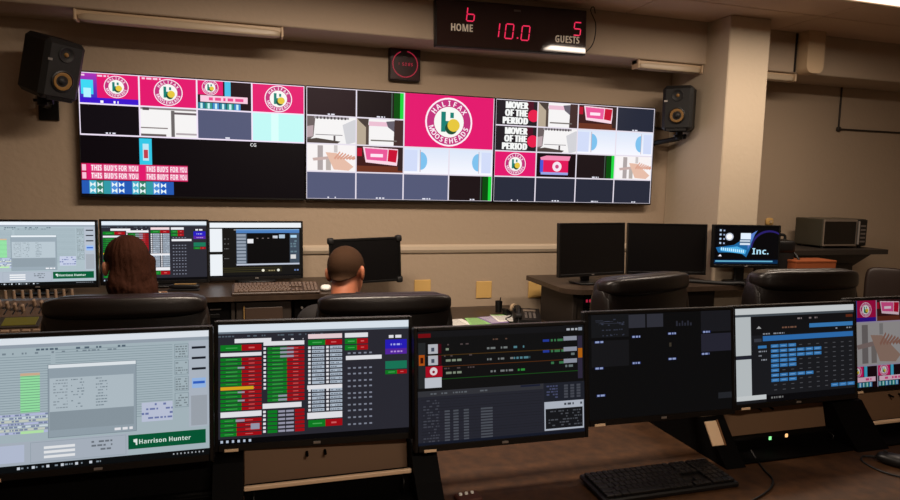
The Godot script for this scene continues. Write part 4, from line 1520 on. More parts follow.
func make_person(label: String, at: Vector3, yaw: float, head_turn: Basis, head_at: Vector3, woman: bool) -> void:
	# seated, facing -z; the origin is on the floor under the hips
	var t := thing("person", label, "person", at, yaw)
	var skin_c := (Color(0.66, 0.40, 0.28) if not woman else Color(0.72, 0.48, 0.36)).srgb_to_linear()
	var lip := Color(0.55, 0.27, 0.22).srgb_to_linear()
	var wd := 0.9 if woman else 1.0
	var torso := [
		[Vector3(-0.08, 0.55, 0.02), Vector3(0.08, 0.55, 0.02), 0.115, 0.115],
		[Vector3(0, 0.58, 0.03), Vector3(0, 0.82, 0.03), 0.125 * wd, 0.135 * wd],
		[Vector3(-0.08 * wd, 0.88, 0.02), Vector3(0.08 * wd, 0.88, 0.02), 0.115, 0.115],
		[Vector3(-0.14 * wd, 0.985, 0.02), Vector3(0.14 * wd, 0.985, 0.02), 0.062, 0.062]]
	var arms := []
	var fore := []
	var legs := []
	for s in [-1.0, 1.0]:
		arms.append([Vector3(s * 0.18 * wd, 0.975, 0.02), Vector3(s * 0.235 * wd, 0.76, -0.05), 0.052, 0.042])
		arms.append([Vector3(s * 0.235 * wd, 0.76, -0.05), Vector3(s * 0.2, 0.815, -0.2), 0.042, 0.036])
		fore.append([Vector3(s * 0.2, 0.815, -0.2), Vector3(s * 0.165, 0.82, -0.30), 0.034, 0.026])
		legs.append([Vector3(s * 0.09, 0.56, 0.0), Vector3(s * 0.115, 0.56, -0.42), 0.088, 0.062])
		legs.append([Vector3(s * 0.115, 0.56, -0.42), Vector3(s * 0.12, 0.09, -0.40), 0.058, 0.042])
	var feet := []
	for s in [-1.0, 1.0]:
		feet.append([Vector3(s * 0.12, 0.045, -0.37), Vector3(s * 0.13, 0.036, -0.56), 0.042, 0.034])
	var neck_top := head_at + head_turn * Vector3(0, -0.05, 0.02)
	var neck := [Vector3(0, 0.99, 0.03), neck_top, 0.062 if not woman else 0.054, 0.058 if not woman else 0.05]
	var flat := func(_v: Vector3) -> Color: return skin_c
	var body := net(torso + arms + fore + legs + feet + [neck], 0.014, 0.04, null, Transform3D(), flat)
	# the head in its own fine grid
	var head := [
		[Vector3(0, 0.032, 0.012), Vector3(0.077, 0.088, 0.098), Basis()],
		[Vector3(0, -0.03, -0.028), Vector3(0.063, 0.085, 0.068), Basis()],
		[Vector3(-0.012, -0.098, -0.066), Vector3(0.012, -0.098, -0.066), 0.02, 0.02],
		[Vector3(0, 0.012, -0.094), Vector3(0, -0.024, -0.108), 0.010, 0.014],
		[Vector3(-0.03, 0.024, -0.082), Vector3(0.03, 0.024, -0.082), 0.011, 0.011],
		[Vector3(-0.018, -0.06, -0.086), Vector3(0.018, -0.06, -0.086), 0.010, 0.010],
		[Vector3(0, -0.05, 0.025), Vector3(0, -0.13, 0.04), 0.056, 0.056]]
	for s in [-1.0, 1.0]:
		head.append([Vector3(s * 0.031, 0.004, -0.078), Vector3(0.014, 0.011, 0.012), Basis()])
		head.append([Vector3(s * (0.088 if woman else 0.080), -0.004, 0.016), Vector3(0.013 if woman else 0.009, 0.032, 0.019), Basis(Vector3(0, 1, 0), s * 0.45) * Basis(Vector3(1, 0, 0), 0.25)])
	var face := func(v: Vector3) -> Color:
		if v.z < -0.07 and absf(v.y - 0.004) < 0.008 and absf(absf(v.x) - 0.031) < 0.012:
			return Color(0.05, 0.03, 0.02) if absf(absf(v.x) - 0.031) < 0.005 else Color(0.75, 0.72, 0.68)
		if v.z < -0.08 and absf(v.y + 0.06) < 0.011 and absf(v.x) < 0.026:
			return lip
		return skin_c
	var hx := Transform3D(head_turn.scaled(Vector3.ONE * (1.0 if woman else 1.07)), head_at)
	var carve := func(v: Vector3, d: float) -> float:
		# the hollow of each ear
		for s in [-1.0, 1.0]:
			d = maxf(d, 0.010 - (v - Vector3(s * 0.091, 0.0, 0.008)).length())
		return d
	var skull := net(head, 0.004, 0.012, carve, hx, face)
	var pieces := [body, skull]
	for s in [-1.0, 1.0]:
		var B := Basis(Vector3.UP, s * 0.25)
		pieces.append(net(hand(s), 0.004, 0.008, null, Transform3D(B, Vector3(s * 0.165, 0.822, -0.30)), flat))
	var skin := mat(Color.WHITE, 0.5)
	skin.vertex_color_use_as_albedo = true
	obj("body", join(pieces), skin, t)
	# clothes follow the body a little outside it
	var grow := func(list: Array, by: float) -> Array:
		var out := []
		for p in list:
			out.append([p[0], p[1], p[2] + by, p[3] + by])
		return out
	var neckline := func(v: Vector3, d: float) -> float:
		return maxf(d, maxf(v.y - 1.055 - v.z * 0.3, 0.50 - v.y))
	var shirt := net(grow.call(torso + arms, 0.012), 0.013, 0.04, neckline)
	obj("shirt", join([shirt]), M.shirt_dark if not woman else M.shirt_maroon, t)
	var collar := net([[Vector3(-0.03, 1.055, 0.035), Vector3(0.03, 1.055, 0.035), 0.064, 0.064], [Vector3(0, 1.04, 0.03), Vector3(0, 1.095, 0.022), 0.072, 0.068]], 0.006, 0.01, func(v: Vector3, d: float) -> float: return maxf(d, maxf(v.y - 1.10 - v.z * 0.25, 1.0 - v.y)))
	obj("collar", join([collar]), M.shirt_dark if not woman else M.shirt_maroon, t)
	var belt := func(v: Vector3, d: float) -> float: return maxf(d, v.y - 0.64)
	var trousers := net(grow.call([torso[0]] + legs, 0.012), 0.013, 0.04, belt)
	obj("trousers", join([trousers]), M.trousers, t)
	for k in 2:
		var shoe := net([[feet[k][0] + Vector3(0, 0.01, 0.01), feet[k][1], 0.05, 0.04], [feet[k][0] + Vector3(0, 0.03, 0.01), feet[k][0] + Vector3(0, 0.06, 0.005), 0.05, 0.048]], 0.008, 0.02, func(v: Vector3, d: float) -> float: return maxf(d, -v.y))
		obj("shoe", join([shoe]), M.shoe, t)
	if not woman:
		var hairline := func(v: Vector3, d: float) -> float:
			var keep := v.y + 0.042 + (v.z - 0.09) * 0.55
			var ear := 0.036 - Vector2(v.y + 0.004, v.z - 0.012).length() if absf(v.x) > 0.05 else -1.0
			return maxf(maxf(d, -keep), ear)
		var hair := net([[Vector3(0, 0.032, 0.012), Vector3(0.0805, 0.092, 0.1015), Basis()], [Vector3(0, -0.02, 0.03), Vector3(0, -0.06, 0.045), 0.062, 0.058]], 0.004, 0.012, hairline, hx)
		obj("hair", join([hair]), M.hair_short, t, "closely cropped dark hair")
	else:
		var curl := FastNoiseLite.new()
		curl.frequency = 0.12
		curl.seed = 5
		var strands := func(v: Vector3, d: float) -> float:
			var a := atan2(v.x, v.z)
			d += 0.0005 * sin(a * 37.0 + 10.0 * v.y) + 0.0035 * curl.get_noise_3d(a * 22.0, v.y * 90.0, v.z * 40.0) + (0.007 + 0.012 * clampf(-v.y * 9.0, 0.0, 1.0)) * curl.get_noise_3d(a * 9.0 + 50.0, v.y * 40.0, 7.0)
			var front := -0.035 - v.z + clampf(v.y - 0.07, 0.0, 1.0) * 1.2 * -1.0 if v.y < 0.1 else -1.0
			d = maxf(d, front * 1.0)
			var ear := 0.056 - Vector2(v.y + 0.02, v.z - 0.012).length() if v.x < -0.055 else -1.0
			return maxf(d, ear)
		var hair := net([[Vector3(0, 0.036, 0.016), Vector3(0.089, 0.102, 0.110), Basis()],
			[Vector3(0, -0.05, 0.055), Vector3(0.088, 0.12, 0.072), Basis()],
			[Vector3(-0.045, -0.09, 0.07), Vector3(-0.05, -0.17, 0.085), 0.045, 0.03],
			[Vector3(0.05, -0.1, 0.06), Vector3(0.06, -0.19, 0.075), 0.05, 0.035],
			[Vector3(0, -0.1, 0.075), Vector3(0.0, -0.21, 0.09), 0.055, 0.035],
			[Vector3(0.084, 0.015, 0.01), Vector3(0.082, -0.13, 0.04), 0.036, 0.026],
			[Vector3(-0.06, -0.06, 0.075), Vector3(-0.075, -0.15, 0.075), 0.026, 0.02]], 0.004, 0.02, strands, hx)
		obj("hair", join([hair]), M.hair_long, t, "tousled shoulder-length brown hair")


func make_materials() -> void:
	M.wall = rough_up(mat(Color(0.70, 0.62, 0.53), 0.75), 0.05, 1.5, 1.5, 0.35)
	M.soffit = rough_up(mat(Color(0.71, 0.635, 0.55), 0.75), 0.05, 1.5, 1.5, 0.35)
	M.column = rough_up(mat(Color(0.76, 0.695, 0.605), 0.7), 0.05, 1.5, 1.5, 0.35)
	M.trim = mat(Color(0.78, 0.71, 0.62), 0.5)
	M.tile = rough_up(mat(Color(0.90, 0.78, 0.67), 0.9), 0.3, 3.0, 6.0, 0.6, FastNoiseLite.TYPE_CELLULAR)
	M.slab = mat(Color(0.13, 0.10, 0.085), 0.9)
	M.carpet = rough_up(tinted(mat(Color.WHITE, 0.95), 0.25, 4.0, Color(0.12, 0.11, 0.115), Color(0.22, 0.2, 0.2)), 0.4, 4.0, 8.0)
	M.plastic = rough_up(mat(Color(0.045, 0.043, 0.045), 0.45), 0.3, 12.0, 1.0, 0.2)
	M.bezel = mat(Color(0.035, 0.033, 0.035), 0.35)
	M.off_screen = mat(Color(0.03, 0.026, 0.03), 0.32)
	M.silver = mat(Color(0.7, 0.68, 0.66), 0.35, 0.8)
	M.metal_black = mat(Color(0.05, 0.047, 0.045), 0.45, 0.4)
	M.speaker = rough_up(mat(Color(0.035, 0.03, 0.028), 0.6), 0.3, 8.0, 2.0, 0.3)
	M.cone_yellow = rough_up(mat(Color(0.50, 0.36, 0.15), 0.55), 0.4, 30.0, 3.0, 0.4)
	M.gloss_black = mat(Color(0.17, 0.115, 0.105), 0.06)
	M.clock_case = mat(Color(0.16, 0.11, 0.105), 0.5)
	M.clock_face = mat(Color(0.19, 0.08, 0.085), 0.3)
	M.led_red = glow(Color(0.92, 0.16, 0.33), 1.0)
	M.led_red_dim = glow(Color(0.75, 0.16, 0.27), 0.75)
	M.led_green = glow(Color(0.55, 0.95, 0.6), 1.2)
	M.led_amber = glow(Color(1.0, 0.75, 0.5), 1.3)
	M.white_print = mat(Color(0.95, 0.92, 0.86), 0.5)
	M.grey_print = mat(Color(0.4, 0.37, 0.35), 0.5)
	M.beige_print = mat(Color(0.96, 0.83, 0.68), 0.4)
	M.rubber = mat(Color(0.04, 0.036, 0.034), 0.6)
	M.leather = rough_up(tinted(mat(Color.WHITE, 0.36), 0.02, 2.0, Color(0.065, 0.046, 0.038), Color(0.10, 0.072, 0.058)), 0.16, 7.0, 3.0, 0.35, FastNoiseLite.TYPE_CELLULAR)
	M.desk = rough_up(tinted(mat(Color.WHITE, 0.62), 0.02, 1.2, Color(0.20, 0.13, 0.075), Color(0.30, 0.195, 0.11)), 0.3, 3.0, 1.0, 0.15)
	M.desk_dark = rough_up(tinted(mat(Color.WHITE, 0.4), 0.02, 1.2, Color(0.20, 0.155, 0.12), Color(0.27, 0.21, 0.165)), 0.3, 3.0, 1.0, 0.15)
	M.desk_side = mat(Color(0.17, 0.14, 0.115), 0.6)
	M.rack_black = rough_up(mat(Color(0.014, 0.012, 0.012), 0.65), 0.3, 6.0, 1.0, 0.2)
	M.brown_metal = mat(Color(0.44, 0.335, 0.245), 0.6)
	M.strip_metal = mat(Color(0.93, 0.80, 0.66), 0.4)
	M.key_dark = mat(Color(0.06, 0.05, 0.045), 0.45)
	M.kb_brown = mat(Color(0.26, 0.2, 0.16), 0.5)
	M.key_brown = mat(Color(0.36, 0.28, 0.22), 0.5)
	M.mixer = mat(Color(0.30, 0.23, 0.18), 0.5)
	M.mixer_cap = mat(Color(0.52, 0.43, 0.35), 0.45)
	M.lcd = glow(Color(0.42, 0.37, 0.10), 0.35)
	M.paper = mat(Color(0.95, 0.95, 0.92), 0.8)
	M.paper_green = mat(Color(0.6, 0.84, 0.5), 0.8)
	M.paper_violet = mat(Color(0.55, 0.48, 0.66), 0.8)
	M.plate = mat(Color(0.86, 0.70, 0.42), 0.5)
	M.cream = mat(Color(0.80, 0.70, 0.57), 0.45)
	M.lens = mat(Color(0.74, 0.67, 0.57), 0.35)
	M.orange = rough_up(mat(Color(0.58, 0.29, 0.125), 0.8), 0.2, 5.0, 1.0, 0.3)
	M.print_dark = mat(Color(0.28, 0.12, 0.06), 0.7)
	M.stool = rough_up(mat(Color(0.16, 0.105, 0.08), 0.5), 0.2, 6.0, 2.0, 0.3)
	M.steel = mat(Color(0.55, 0.50, 0.45), 0.35, 0.5)
	M.glass_dark = mat(Color(0.05, 0.042, 0.038), 0.12)
	M.oven_side = mat(Color(0.26, 0.25, 0.21), 0.3, 0.2)
	M.wood_tan = mat(Color(0.5, 0.34, 0.2), 0.5)
	M.brass = mat(Color(0.72, 0.58, 0.36), 0.4, 0.5)
	M.shirt_dark = rough_up(mat(Color(0.085, 0.07, 0.07), 0.85), 0.35, 10.0, 3.0, 0.5)
	M.shirt_maroon = rough_up(mat(Color(0.16, 0.08, 0.08), 0.85), 0.35, 10.0, 3.0, 0.5)
	M.trousers = rough_up(mat(Color(0.07, 0.075, 0.1), 0.85), 0.35, 10.0, 3.0, 0.5)
	M.shoe = mat(Color(0.06, 0.05, 0.05), 0.5)
	M.rack_black.metallic_specular = 0.2
	M.desk.metallic_specular = 0.3
	M.hair_short = rough_up(tinted(mat(Color.WHITE, 0.75), 0.12, 6.0, Color(0.15, 0.10, 0.07), Color(0.33, 0.23, 0.155)), 0.45, 14.0, 6.0, 0.8)
	M.hair_long = rough_up(tinted(mat(Color.WHITE, 0.6), 0.12, 3.0, Color(0.085, 0.045, 0.032), Color(0.30, 0.155, 0.09)), 0.4, 10.0, 5.0, 0.7)
	M.hair_long.roughness = 0.8
	M.hair_long.metallic_specular = 0.2
	M.hair_short.metallic_specular = 0.2


func setting() -> void:
	var g := G.new()
	struct("floor", g.box(Vector3(2.0, -0.05, 3.0), Vector3(11.0, 0.1, 8.4), 0.0).mesh(), M.carpet, "dark grey carpet floor of the control room", "floor")
	struct("wall_back", G.new().box(Vector3(2.0, 1.42, -0.12), Vector3(11.0, 2.84, 0.1), 0.0).mesh(), M.wall, "tan painted back wall behind the displays", "wall")
	struct("wall_left", G.new().box(Vector3(-2.55, 1.42, 3.2), Vector3(0.1, 2.84, 6.54), 0.0).mesh(), M.wall, "tan painted wall on the display wall's left side", "wall")
	struct("wall_right", G.new().box(Vector3(6.75, 1.42, 3.2), Vector3(0.1, 2.84, 6.54), 0.0).mesh(), M.wall, "tan painted wall beyond the microwave counter", "wall")
	struct("wall_front", G.new().box(Vector3(2.0, 1.42, 6.5), Vector3(11.0, 2.84, 0.1), 0.0).mesh(), M.wall, "tan painted wall opposite the displays", "wall")
	# the ceiling: a dark grid behind lay-in tiles with open joints
	var c := struct("ceiling", G.new().box(Vector3(2.0, 2.85, 3.2), Vector3(11.0, 0.12, 6.7), 0.0).mesh(), M.slab, "suspended ceiling of pale tiles with dark joints", "ceiling")
	var sizes := {}
	for i in 8:
		for j in 11:
			var x0 := -2.0 + 0.02 + 1.2 * i - 0.78
			var z0 := 0.10 + 0.6 * j
			var x1 := minf(x0 + 1.2, 6.7)
			var z1 := minf(z0 + 0.6, 6.45)
			if j == 0:
				z0 = 0.3
			x0 = maxf(x0, -2.5)
			if x1 - x0 < 0.05:
				continue
			var key := "%.3f %.3f" % [x1 - x0, z1 - z0]
			if not sizes.has(key):
				sizes[key] = G.new().box(Vector3.ZERO, Vector3(x1 - x0 - 0.009, 0.018, z1 - z0 - 0.009), 0.003).mesh()
			var t := obj("ceiling_tile", sizes[key], M.tile, c)
			t.position = Vector3((x0 + x1) / 2, 2.779, (z0 + z1) / 2)
	struct("trim_1", G.new().prism([Vector2(-0.07, 1.165), Vector2(-0.058, 1.17), Vector2(-0.048, 1.19), Vector2(-0.052, 1.212), Vector2(-0.062, 1.222), Vector2(-0.07, 1.225)], 6.45, Transform3D(Basis(Vector3(0, 0, 1), Vector3.UP, Vector3(-1, 0, 0)), Vector3(3.95, 0, 0))).mesh(), M.trim, "pale moulded chair rail along the back wall", "trim")
	struct("trim_2", G.new().box(Vector3(2.1, 2.635, 0.115), Vector3(9.2, 0.29, 0.37), 0.006).mesh(), M.soffit, "boxed beam below the ceiling along the back wall", "beam")
	struct("column", G.new().box(Vector3(4.0425, 1.385, 0.2275), Vector3(0.325, 2.77, 0.595), 0.006).mesh(), M.column, "square painted column standing between the displays and microwave", "column")
	struct("trim_3", G.new().prism(round_rect(4.65, 2.478, 4.80, 2.77, [0.05, 0.05, 0, 0]), 0.10, Transform3D(Basis(), Vector3(0, 0, 0.3))).mesh(), M.cream, "cream round-cornered box fixed on the ceiling beam", "trim")
	struct("trim_4", G.new().box(Vector3(4.64, 2.63, 0.302), Vector3(0.015, 0.27, 0.012), 0.002).mesh(), M.slab, "dark upright joint in the beam beside the cream box", "trim")
	g = G.new()
	g.cyl(Vector3(5.49, 2.5, -0.06), Vector3(5.49, 2.155, -0.06), 0.007)
	g.cyl(Vector3(5.49, 2.155, -0.06), Vector3(6.6, 2.155, -0.06), 0.007)
	g.pillow(Vector3(5.49, 2.155, -0.058), Vector3(0.02, 0.02, 0.014), 3.0, 5)
	struct("trim_5", g.mesh(), M.desk_side, "thin dark conduit bending along the back wall at the far right", "conduit")
	g = G.new()
	g.cyl(Vector3(3.86, 2.08, -0.06), Vector3(3.55, 2.08, -0.06), 0.009)
	struct("trim_6", g.mesh(), M.desk_side, "short thin conduit behind the column's wall speaker", "conduit")
	g = G.new()
	g.box(Vector3(2.0, 0.05, -0.062), Vector3(9.2, 0.1, 0.016), 0.004)
	struct("baseboard_back", g.mesh(), M.desk_side, "dark skirting board along the back wall", "baseboard")


func strip_light(label: String, x0: float, x1: float) -> void:
	# a slim lamp housing, switched off, under the front lip of the beam
	var t := thing("strip_light", label, "light fitting", Vector3((x0 + x1) / 2, 2.432, 0.25), 0.0, "unlit strip lights under the beam")
	var w := x1 - x0
	obj("housing", G.new().box(Vector3(0, 0.043, -0.012), Vector3(w, 0.03, 0.07), 0.004).mesh(), M.cream, t)
	obj("lens", G.new().pillow(Vector3(0, 0.022, 0.0), Vector3(w / 2 - 0.012, 0.021, 0.036), 6.0, 8).mesh(), M.lens, t)
	for s in [-1.0, 1.0]:
		obj("end_cap", G.new().box(Vector3(s * (w / 2 - 0.006), 0.029, 0.0), Vector3(0.012, 0.056, 0.08), 0.003).mesh(), M.cream, t)


func ceiling_lamp(label: String, c: Vector2, size: Vector2, glow_e: float, e: float, col: Color) -> void:
	var t := thing("ceiling_light", label, "ceiling light", Vector3(c.x, 2.70, c.y), 0.0, "ceiling lights")
	var g := G.new()
	for s in [-1.0, 1.0]:
		g.box(Vector3(s * (size.x / 2 - 0.008), 0.035, 0), Vector3(0.016, 0.07, size.y), 0.003)
		g.box(Vector3(0, 0.035, s * (size.y / 2 - 0.008)), Vector3(size.x - 0.032, 0.07, 0.016), 0.003)
	g.box(Vector3(0, 0.062, 0), Vector3(size.x - 0.03, 0.012, size.y - 0.03), 0.0)
	obj("frame", g.mesh(), M.cream, t)
	obj("diffuser", G.new().box(Vector3(0, 0.012, 0), Vector3(size.x - 0.034, 0.012, size.y - 0.034), 0.002).mesh(), glow(col, glow_e), t)
	area_light(Vector3(c.x, 2.698, c.y), Basis(Vector3.RIGHT, -PI / 2), size - Vector2(0.05, 0.05), e, col)


var board_tilt := 0.0


func _ready() -> void:
	# camera, air, exposure
	var cam := Camera3D.new()
	cam.name = "camera"
	cam.fov = 42.67
	cam.near = 0.05
	cam.position = Vector3(0.91, 1.637, 4.1)
	cam.rotation = Vector3(-0.103, -0.298, 0.023)
	add_child(cam)
	cam.current = true
	var we := WorldEnvironment.new()
	we.name = "world_environment"
	var env := Environment.new()
	env.background_mode = Environment.BG_COLOR
	env.background_color = Color(0.0, 0.0, 0.0)
	env.tonemap_mode = Environment.TONE_MAPPER_LINEAR
	env.tonemap_exposure = 1.0
	env.sdfgi_enabled = true
	env.ssao_enabled = true
	env.ssil_enabled = true
	we.environment = env
	add_child(we)
	make_materials()
	# lamps of the room
	var warm := Color(1.0, 0.92, 0.84)
	ceiling_lamp("glowing ceiling light in the picture's top corner near the column", Vector2(3.95, 1.295), Vector2(1.8, 0.19), 1.5, 14.0, warm)
	ceiling_lamp("ceiling light above the second console row, out of view", Vector2(1.3, 1.6), Vector2(1.2, 0.32), 1.5, 20.0, warm)
	ceiling_lamp("ceiling light above the front desk, out of view", Vector2(1.7, 4.3), Vector2(1.2, 0.32), 1.5, 12.0, warm)
	# light that the bright pictures on the wall give
	for n in 3:
		area_light(Vector3(1.248 * n + 0.593, 1.866, 0.012), Basis(Vector3.UP, PI), Vector2(1.2, 0.68), 0.06, Color(0.95, 0.8, 0.9))
	setting()
	wall_things()
	second_row()
	front_row()


func wall_things() -> void:
	strip_light("unlit strip light above the wall display beside the corner speaker", 0.03, 1.075)
	strip_light("unlit strip light running behind the column under the beam", 3.36, 3.875)
	strip_light("unlit strip light stub between the column and cream box", 4.20, 4.68)
	make_display(0, "wall display with a pink top row and mostly black lower half")
	make_display(1, "wall display with one large pink round team emblem")
	make_display(2, "wall display with a four by four grid beside the column speaker")
	make_scoreboard()
	make_clock()
	make_speaker("black wall speaker with yellow cone turned sideways beside the first display", Vector3(-0.095, 2.195, 0.22), 0.74, 0.27, -0.05, Vector3(-0.19, 2.02, -0.07))
	make_speaker("black wall speaker with yellow cone between the displays and column", Vector3(3.765, 2.195, 0.20), -0.76, 0.06, 0.0, Vector3(3.70, 1.96, -0.07))
	for p in [["yellowed wall plate mostly hidden behind the man's chair back", 2.0, 0.925], ["yellowed blank wall plate above the papers on the low worktop", 2.445, 0.905], ["yellowed wall plate half hidden by the rounded desk corner", 2.84, 0.895]]:
		var t := thing("wall_plate", p[0], "wall plate", Vector3(p[1], p[2] - 0.06, -0.07), 0.0, "yellowed wall plates")
		obj("plate", G.new().box(Vector3(0, 0.06, 0.004), Vector3(0.115, 0.12, 0.008), 0.003).mesh(), M.plate, t)
		for s in [-1.0, 1.0]:
			obj("screw", G.new().cyl(Vector3(0, 0.06 + s * 0.042, 0.007), Vector3(0, 0.06 + s * 0.042, 0.0095), 0.004, 0.004, 8).mesh(), M.plate, t)
	var t := thing("thermostat", "small cream wall knob above the corner of the lit desktop monitor", "thermostat", Vector3(4.86, 1.365, -0.07))
	obj("body", G.new().pillow(Vector3(0, 0.03, 0.012), Vector3(0.035, 0.03, 0.014), 3.0, 8).mesh(), M.plate, t)
	obj("dial", G.new().cyl(Vector3(0, 0.03, 0.02), Vector3(0, 0.03, 0.032), 0.014).mesh(), M.cream, t)


func second_row() -> void:
	# worktop and the raised bridge with rack gear below it
	var t := thing("console_desk", "long dark low worktop of the second row against the wall", "desk")
	obj("worktop", slab(round_rect(-1.6, -0.06, 2.66, 1.02, [0, 0, 0.06, 0]), 0.79, 0.035), M.desk_dark, t)
	for x in [-1.5, 0.9, 2.5]:
		obj("support_panel", G.new().box(Vector3(x, 0.378, 0.35), Vector3(0.03, 0.755, 0.6), 0.004).mesh(), M.desk_side, t)
	t = thing("console_bridge", "raised dark shelf on the worktop carrying the operators' monitors", "desk shelf", Vector3(0, 0.79, 0))
	obj("shelf", slab(round_rect(-1.0, 0.05, 1.36, 0.67, [0, 0, 0.05, 0]), 0.245, 0.026), M.desk_dark, t)
	for x in [-0.98, 0.57, 0.80, 1.335]:
		obj("side_panel", G.new().box(Vector3(x, 0.1095, 0.36), Vector3(0.02, 0.219, 0.56), 0.003).mesh(), M.desk_side, t)
	t = thing("recorder_unit", "black unit with a pale slot under the shelf beside the woman's chair", "rack unit", Vector3(0.685, 0.79, 0.5))
	obj("body", G.new().box(Vector3(0, 0.105, 0), Vector3(0.2, 0.21, 0.28), 0.004).mesh(), M.rack_black, t)
	obj("slot", G.new().box(Vector3(0.03, 0.175, 0.141), Vector3(0.055, 0.006, 0.004), 0.001).mesh(), M.silver, t)
	obj("button_row", G.new().box(Vector3(0.0, 0.14, 0.141), Vector3(0.1, 0.02, 0.003), 0.001).mesh(), M.metal_black, t)
	t = thing("drawer_unit", "brown metal drawer unit with a bright handle under the keyboard shelf", "drawer unit", Vector3(0.955, 0.79, 0.5))
	obj("body", G.new().box(Vector3(0, 0.105, 0), Vector3(0.28, 0.21, 0.28), 0.004).mesh(), M.desk_side, t)
	obj("drawer", G.new().box(Vector3(0.0, 0.115, 0.144), Vector3(0.19, 0.13, 0.012), 0.003).mesh(), M.kb_brown, t)
	var g := G.new()
	g.tube([Vector3(-0.085, 0.11, 0.15), Vector3(-0.085, 0.11, 0.17), Vector3(-0.075, 0.11, 0.175), Vector3(0.075, 0.11, 0.175), Vector3(0.085, 0.11, 0.17), Vector3(0.085, 0.11, 0.15)], 0.004, 6)
	obj("handle", g.mesh(), M.brass, t)
	obj("edge_strip", G.new().box(Vector3(-0.1, 0.11, 0.146), Vector3(0.006, 0.16, 0.01), 0.001).mesh(), M.brass, t)
	t = thing("audio_unit", "black rack unit with small pale knobs under the shelf by the man", "rack unit", Vector3(1.21, 0.79, 0.5))
	obj("body", G.new().box(Vector3(0, 0.105, 0), Vector3(0.2, 0.21, 0.28), 0.004).mesh(), M.rack_black, t)
	for k in 6:
		obj("knob", G.new().cyl(Vector3(-0.06 + 0.06 * (k % 3), 0.11 + 0.05 * (k / 3) + 0.01 * (k % 2), 0.14), Vector3(-0.06 + 0.06 * (k % 3), 0.11 + 0.05 * (k / 3) + 0.01 * (k % 2), 0.156), 0.007, 0.006, 10).mesh(), M.silver, t)

	# the mixing desk at the left edge
	t = thing("mixing_console", "brown mixing console with rows of pale faders and olive display", "mixing console", Vector3(-0.5, 0.79, 0.86))
	var prof := [Vector2(-0.18, 0.0), Vector2(0.18, 0.0), Vector2(0.18, 0.145), Vector2(-0.12, 0.265), Vector2(-0.18, 0.265)]
	obj("body", G.new().prism(prof, 1.11, Transform3D(Basis(Vector3(0, 0, 1), Vector3.UP, Vector3(-1, 0, 0)), Vector3(0.6, 0, 0))).mesh(), M.mixer, t)
	var dn := Vector3(0, -0.12, 0.3).normalized()
	var nn := Vector3(0, 0.3, 0.12).normalized()
	var SB := Basis(Vector3(1, 0, 0), nn, dn)
	var on := func(x: float, d: float, lift := 0.0) -> Vector3: return Vector3(x, 0.265, -0.12) + dn * d + nn * lift
	g = G.new()
	var g2 := G.new()
	for k in 30:
		var x := 0.58 - 0.034 * k
		g2.box(on.call(x, 0.07, 0.001), Vector3(0.005, 0.002, 0.09), 0.0005, SB)
		g.box(on.call(x, 0.045 + 0.014 * ((k * 7) % 4), 0.016), Vector3(0.012, 0.034, 0.02), 0.003, SB)
		g.cyl(on.call(x, -0.03, 0.0) + Vector3(0, -0.005, 0.0), on.call(x, -0.03, 0.0) + Vector3(0, 0.034, 0.0), 0.008, 0.006, 8)
	var ob := obj("fader_caps", g.mesh(), M.mixer_cap, t, "rows of pale fader caps and knobs")
	ob.set_meta("kind", "stuff")
	obj("fader_slots", g2.mesh(), M.bezel, t).set_meta("kind", "stuff")
	obj("display_surround", G.new().box(on.call(0.415, 0.185, 0.004), Vector3(0.18, 0.008, 0.085), 0.003, SB).mesh(), M.desk_side, t)
	obj("display", G.new().box(on.call(0.425, 0.185, 0.009), Vector3(0.13, 0.004, 0.06), 0.001, SB).mesh(), M.lcd, t, "olive lit display")
	g = G.new()
	for r in 3:
		for k in 27:
			g.box(on.call(0.585 - 0.04 * k, 0.255 + 0.022 * r, 0.005), Vector3(0.03, 0.01, 0.014), 0.002, SB)
	obj("button_rows", g.mesh(), M.mixer_cap, t).set_meta("kind", "stuff")

	# the three lit monitors of the operators
	var sched := screen_mat(pic_schedule(), 1.0)
	var butt := screen_mat(pic_buttons(), 1.0)
	make_monitor("monitor", "monitor with a pale schedule above the mixing console", "second row monitors", Vector3(-0.135, 1.064, 0.45), 0.03, 0.05, 0.545, 0.348, sched, "stand", 1.035)
	make_monitor("monitor", "monitor with red and green buttons behind the woman's head", "second row monitors", Vector3(0.392, 1.052, 0.30), 0.05, 0.05, 0.545, 0.355, butt, "stand", 1.035)
	make_monitor("monitor", "monitor with a black control window above the brown keyboard", "second row monitors", Vector3(0.922, 1.05, 0.20), 0.05, 0.05, 0.535, 0.345, screen_mat(pic_window(), 1.0), "stand", 1.035)
	make_keyboard("brown keyboard tilted on the raised shelf under the control window monitor", Vector3(1.02, 1.035, 0.585), 0.0, 0.16, 0.45, 0.16, M.kb_brown, M.key_brown)
	# things lying on the shelf
	t = thing("stapler", "black stapler with a pale top on the shelf by the woman's monitor", "stapler", Vector3(0.545, 1.035, 0.45), -0.1)
	obj("base", G.new().box(Vector3(0, 0.005, 0), Vector3(0.16, 0.01, 0.036), 0.003).mesh(), M.plastic, t)
	obj("arm", G.new().pillow(Vector3(0.004, 0.024, 0), Vector3(0.078, 0.012, 0.017), 3.5, 8).mesh(), M.plastic, t)
	obj("top_plate", G.new().box(Vector3(0.01, 0.037, 0), Vector3(0.11, 0.004, 0.022), 0.001).mesh(), M.brass, t, "pale brass top plate")
	t = thing("eraser", "small cream eraser on the shelf beside the woman's hair", "eraser", Vector3(0.455, 1.035, 0.57), 0.2)
	obj("block", G.new().box(Vector3(0, 0.009, 0), Vector3(0.05, 0.018, 0.022), 0.004).mesh(), M.cream, t)
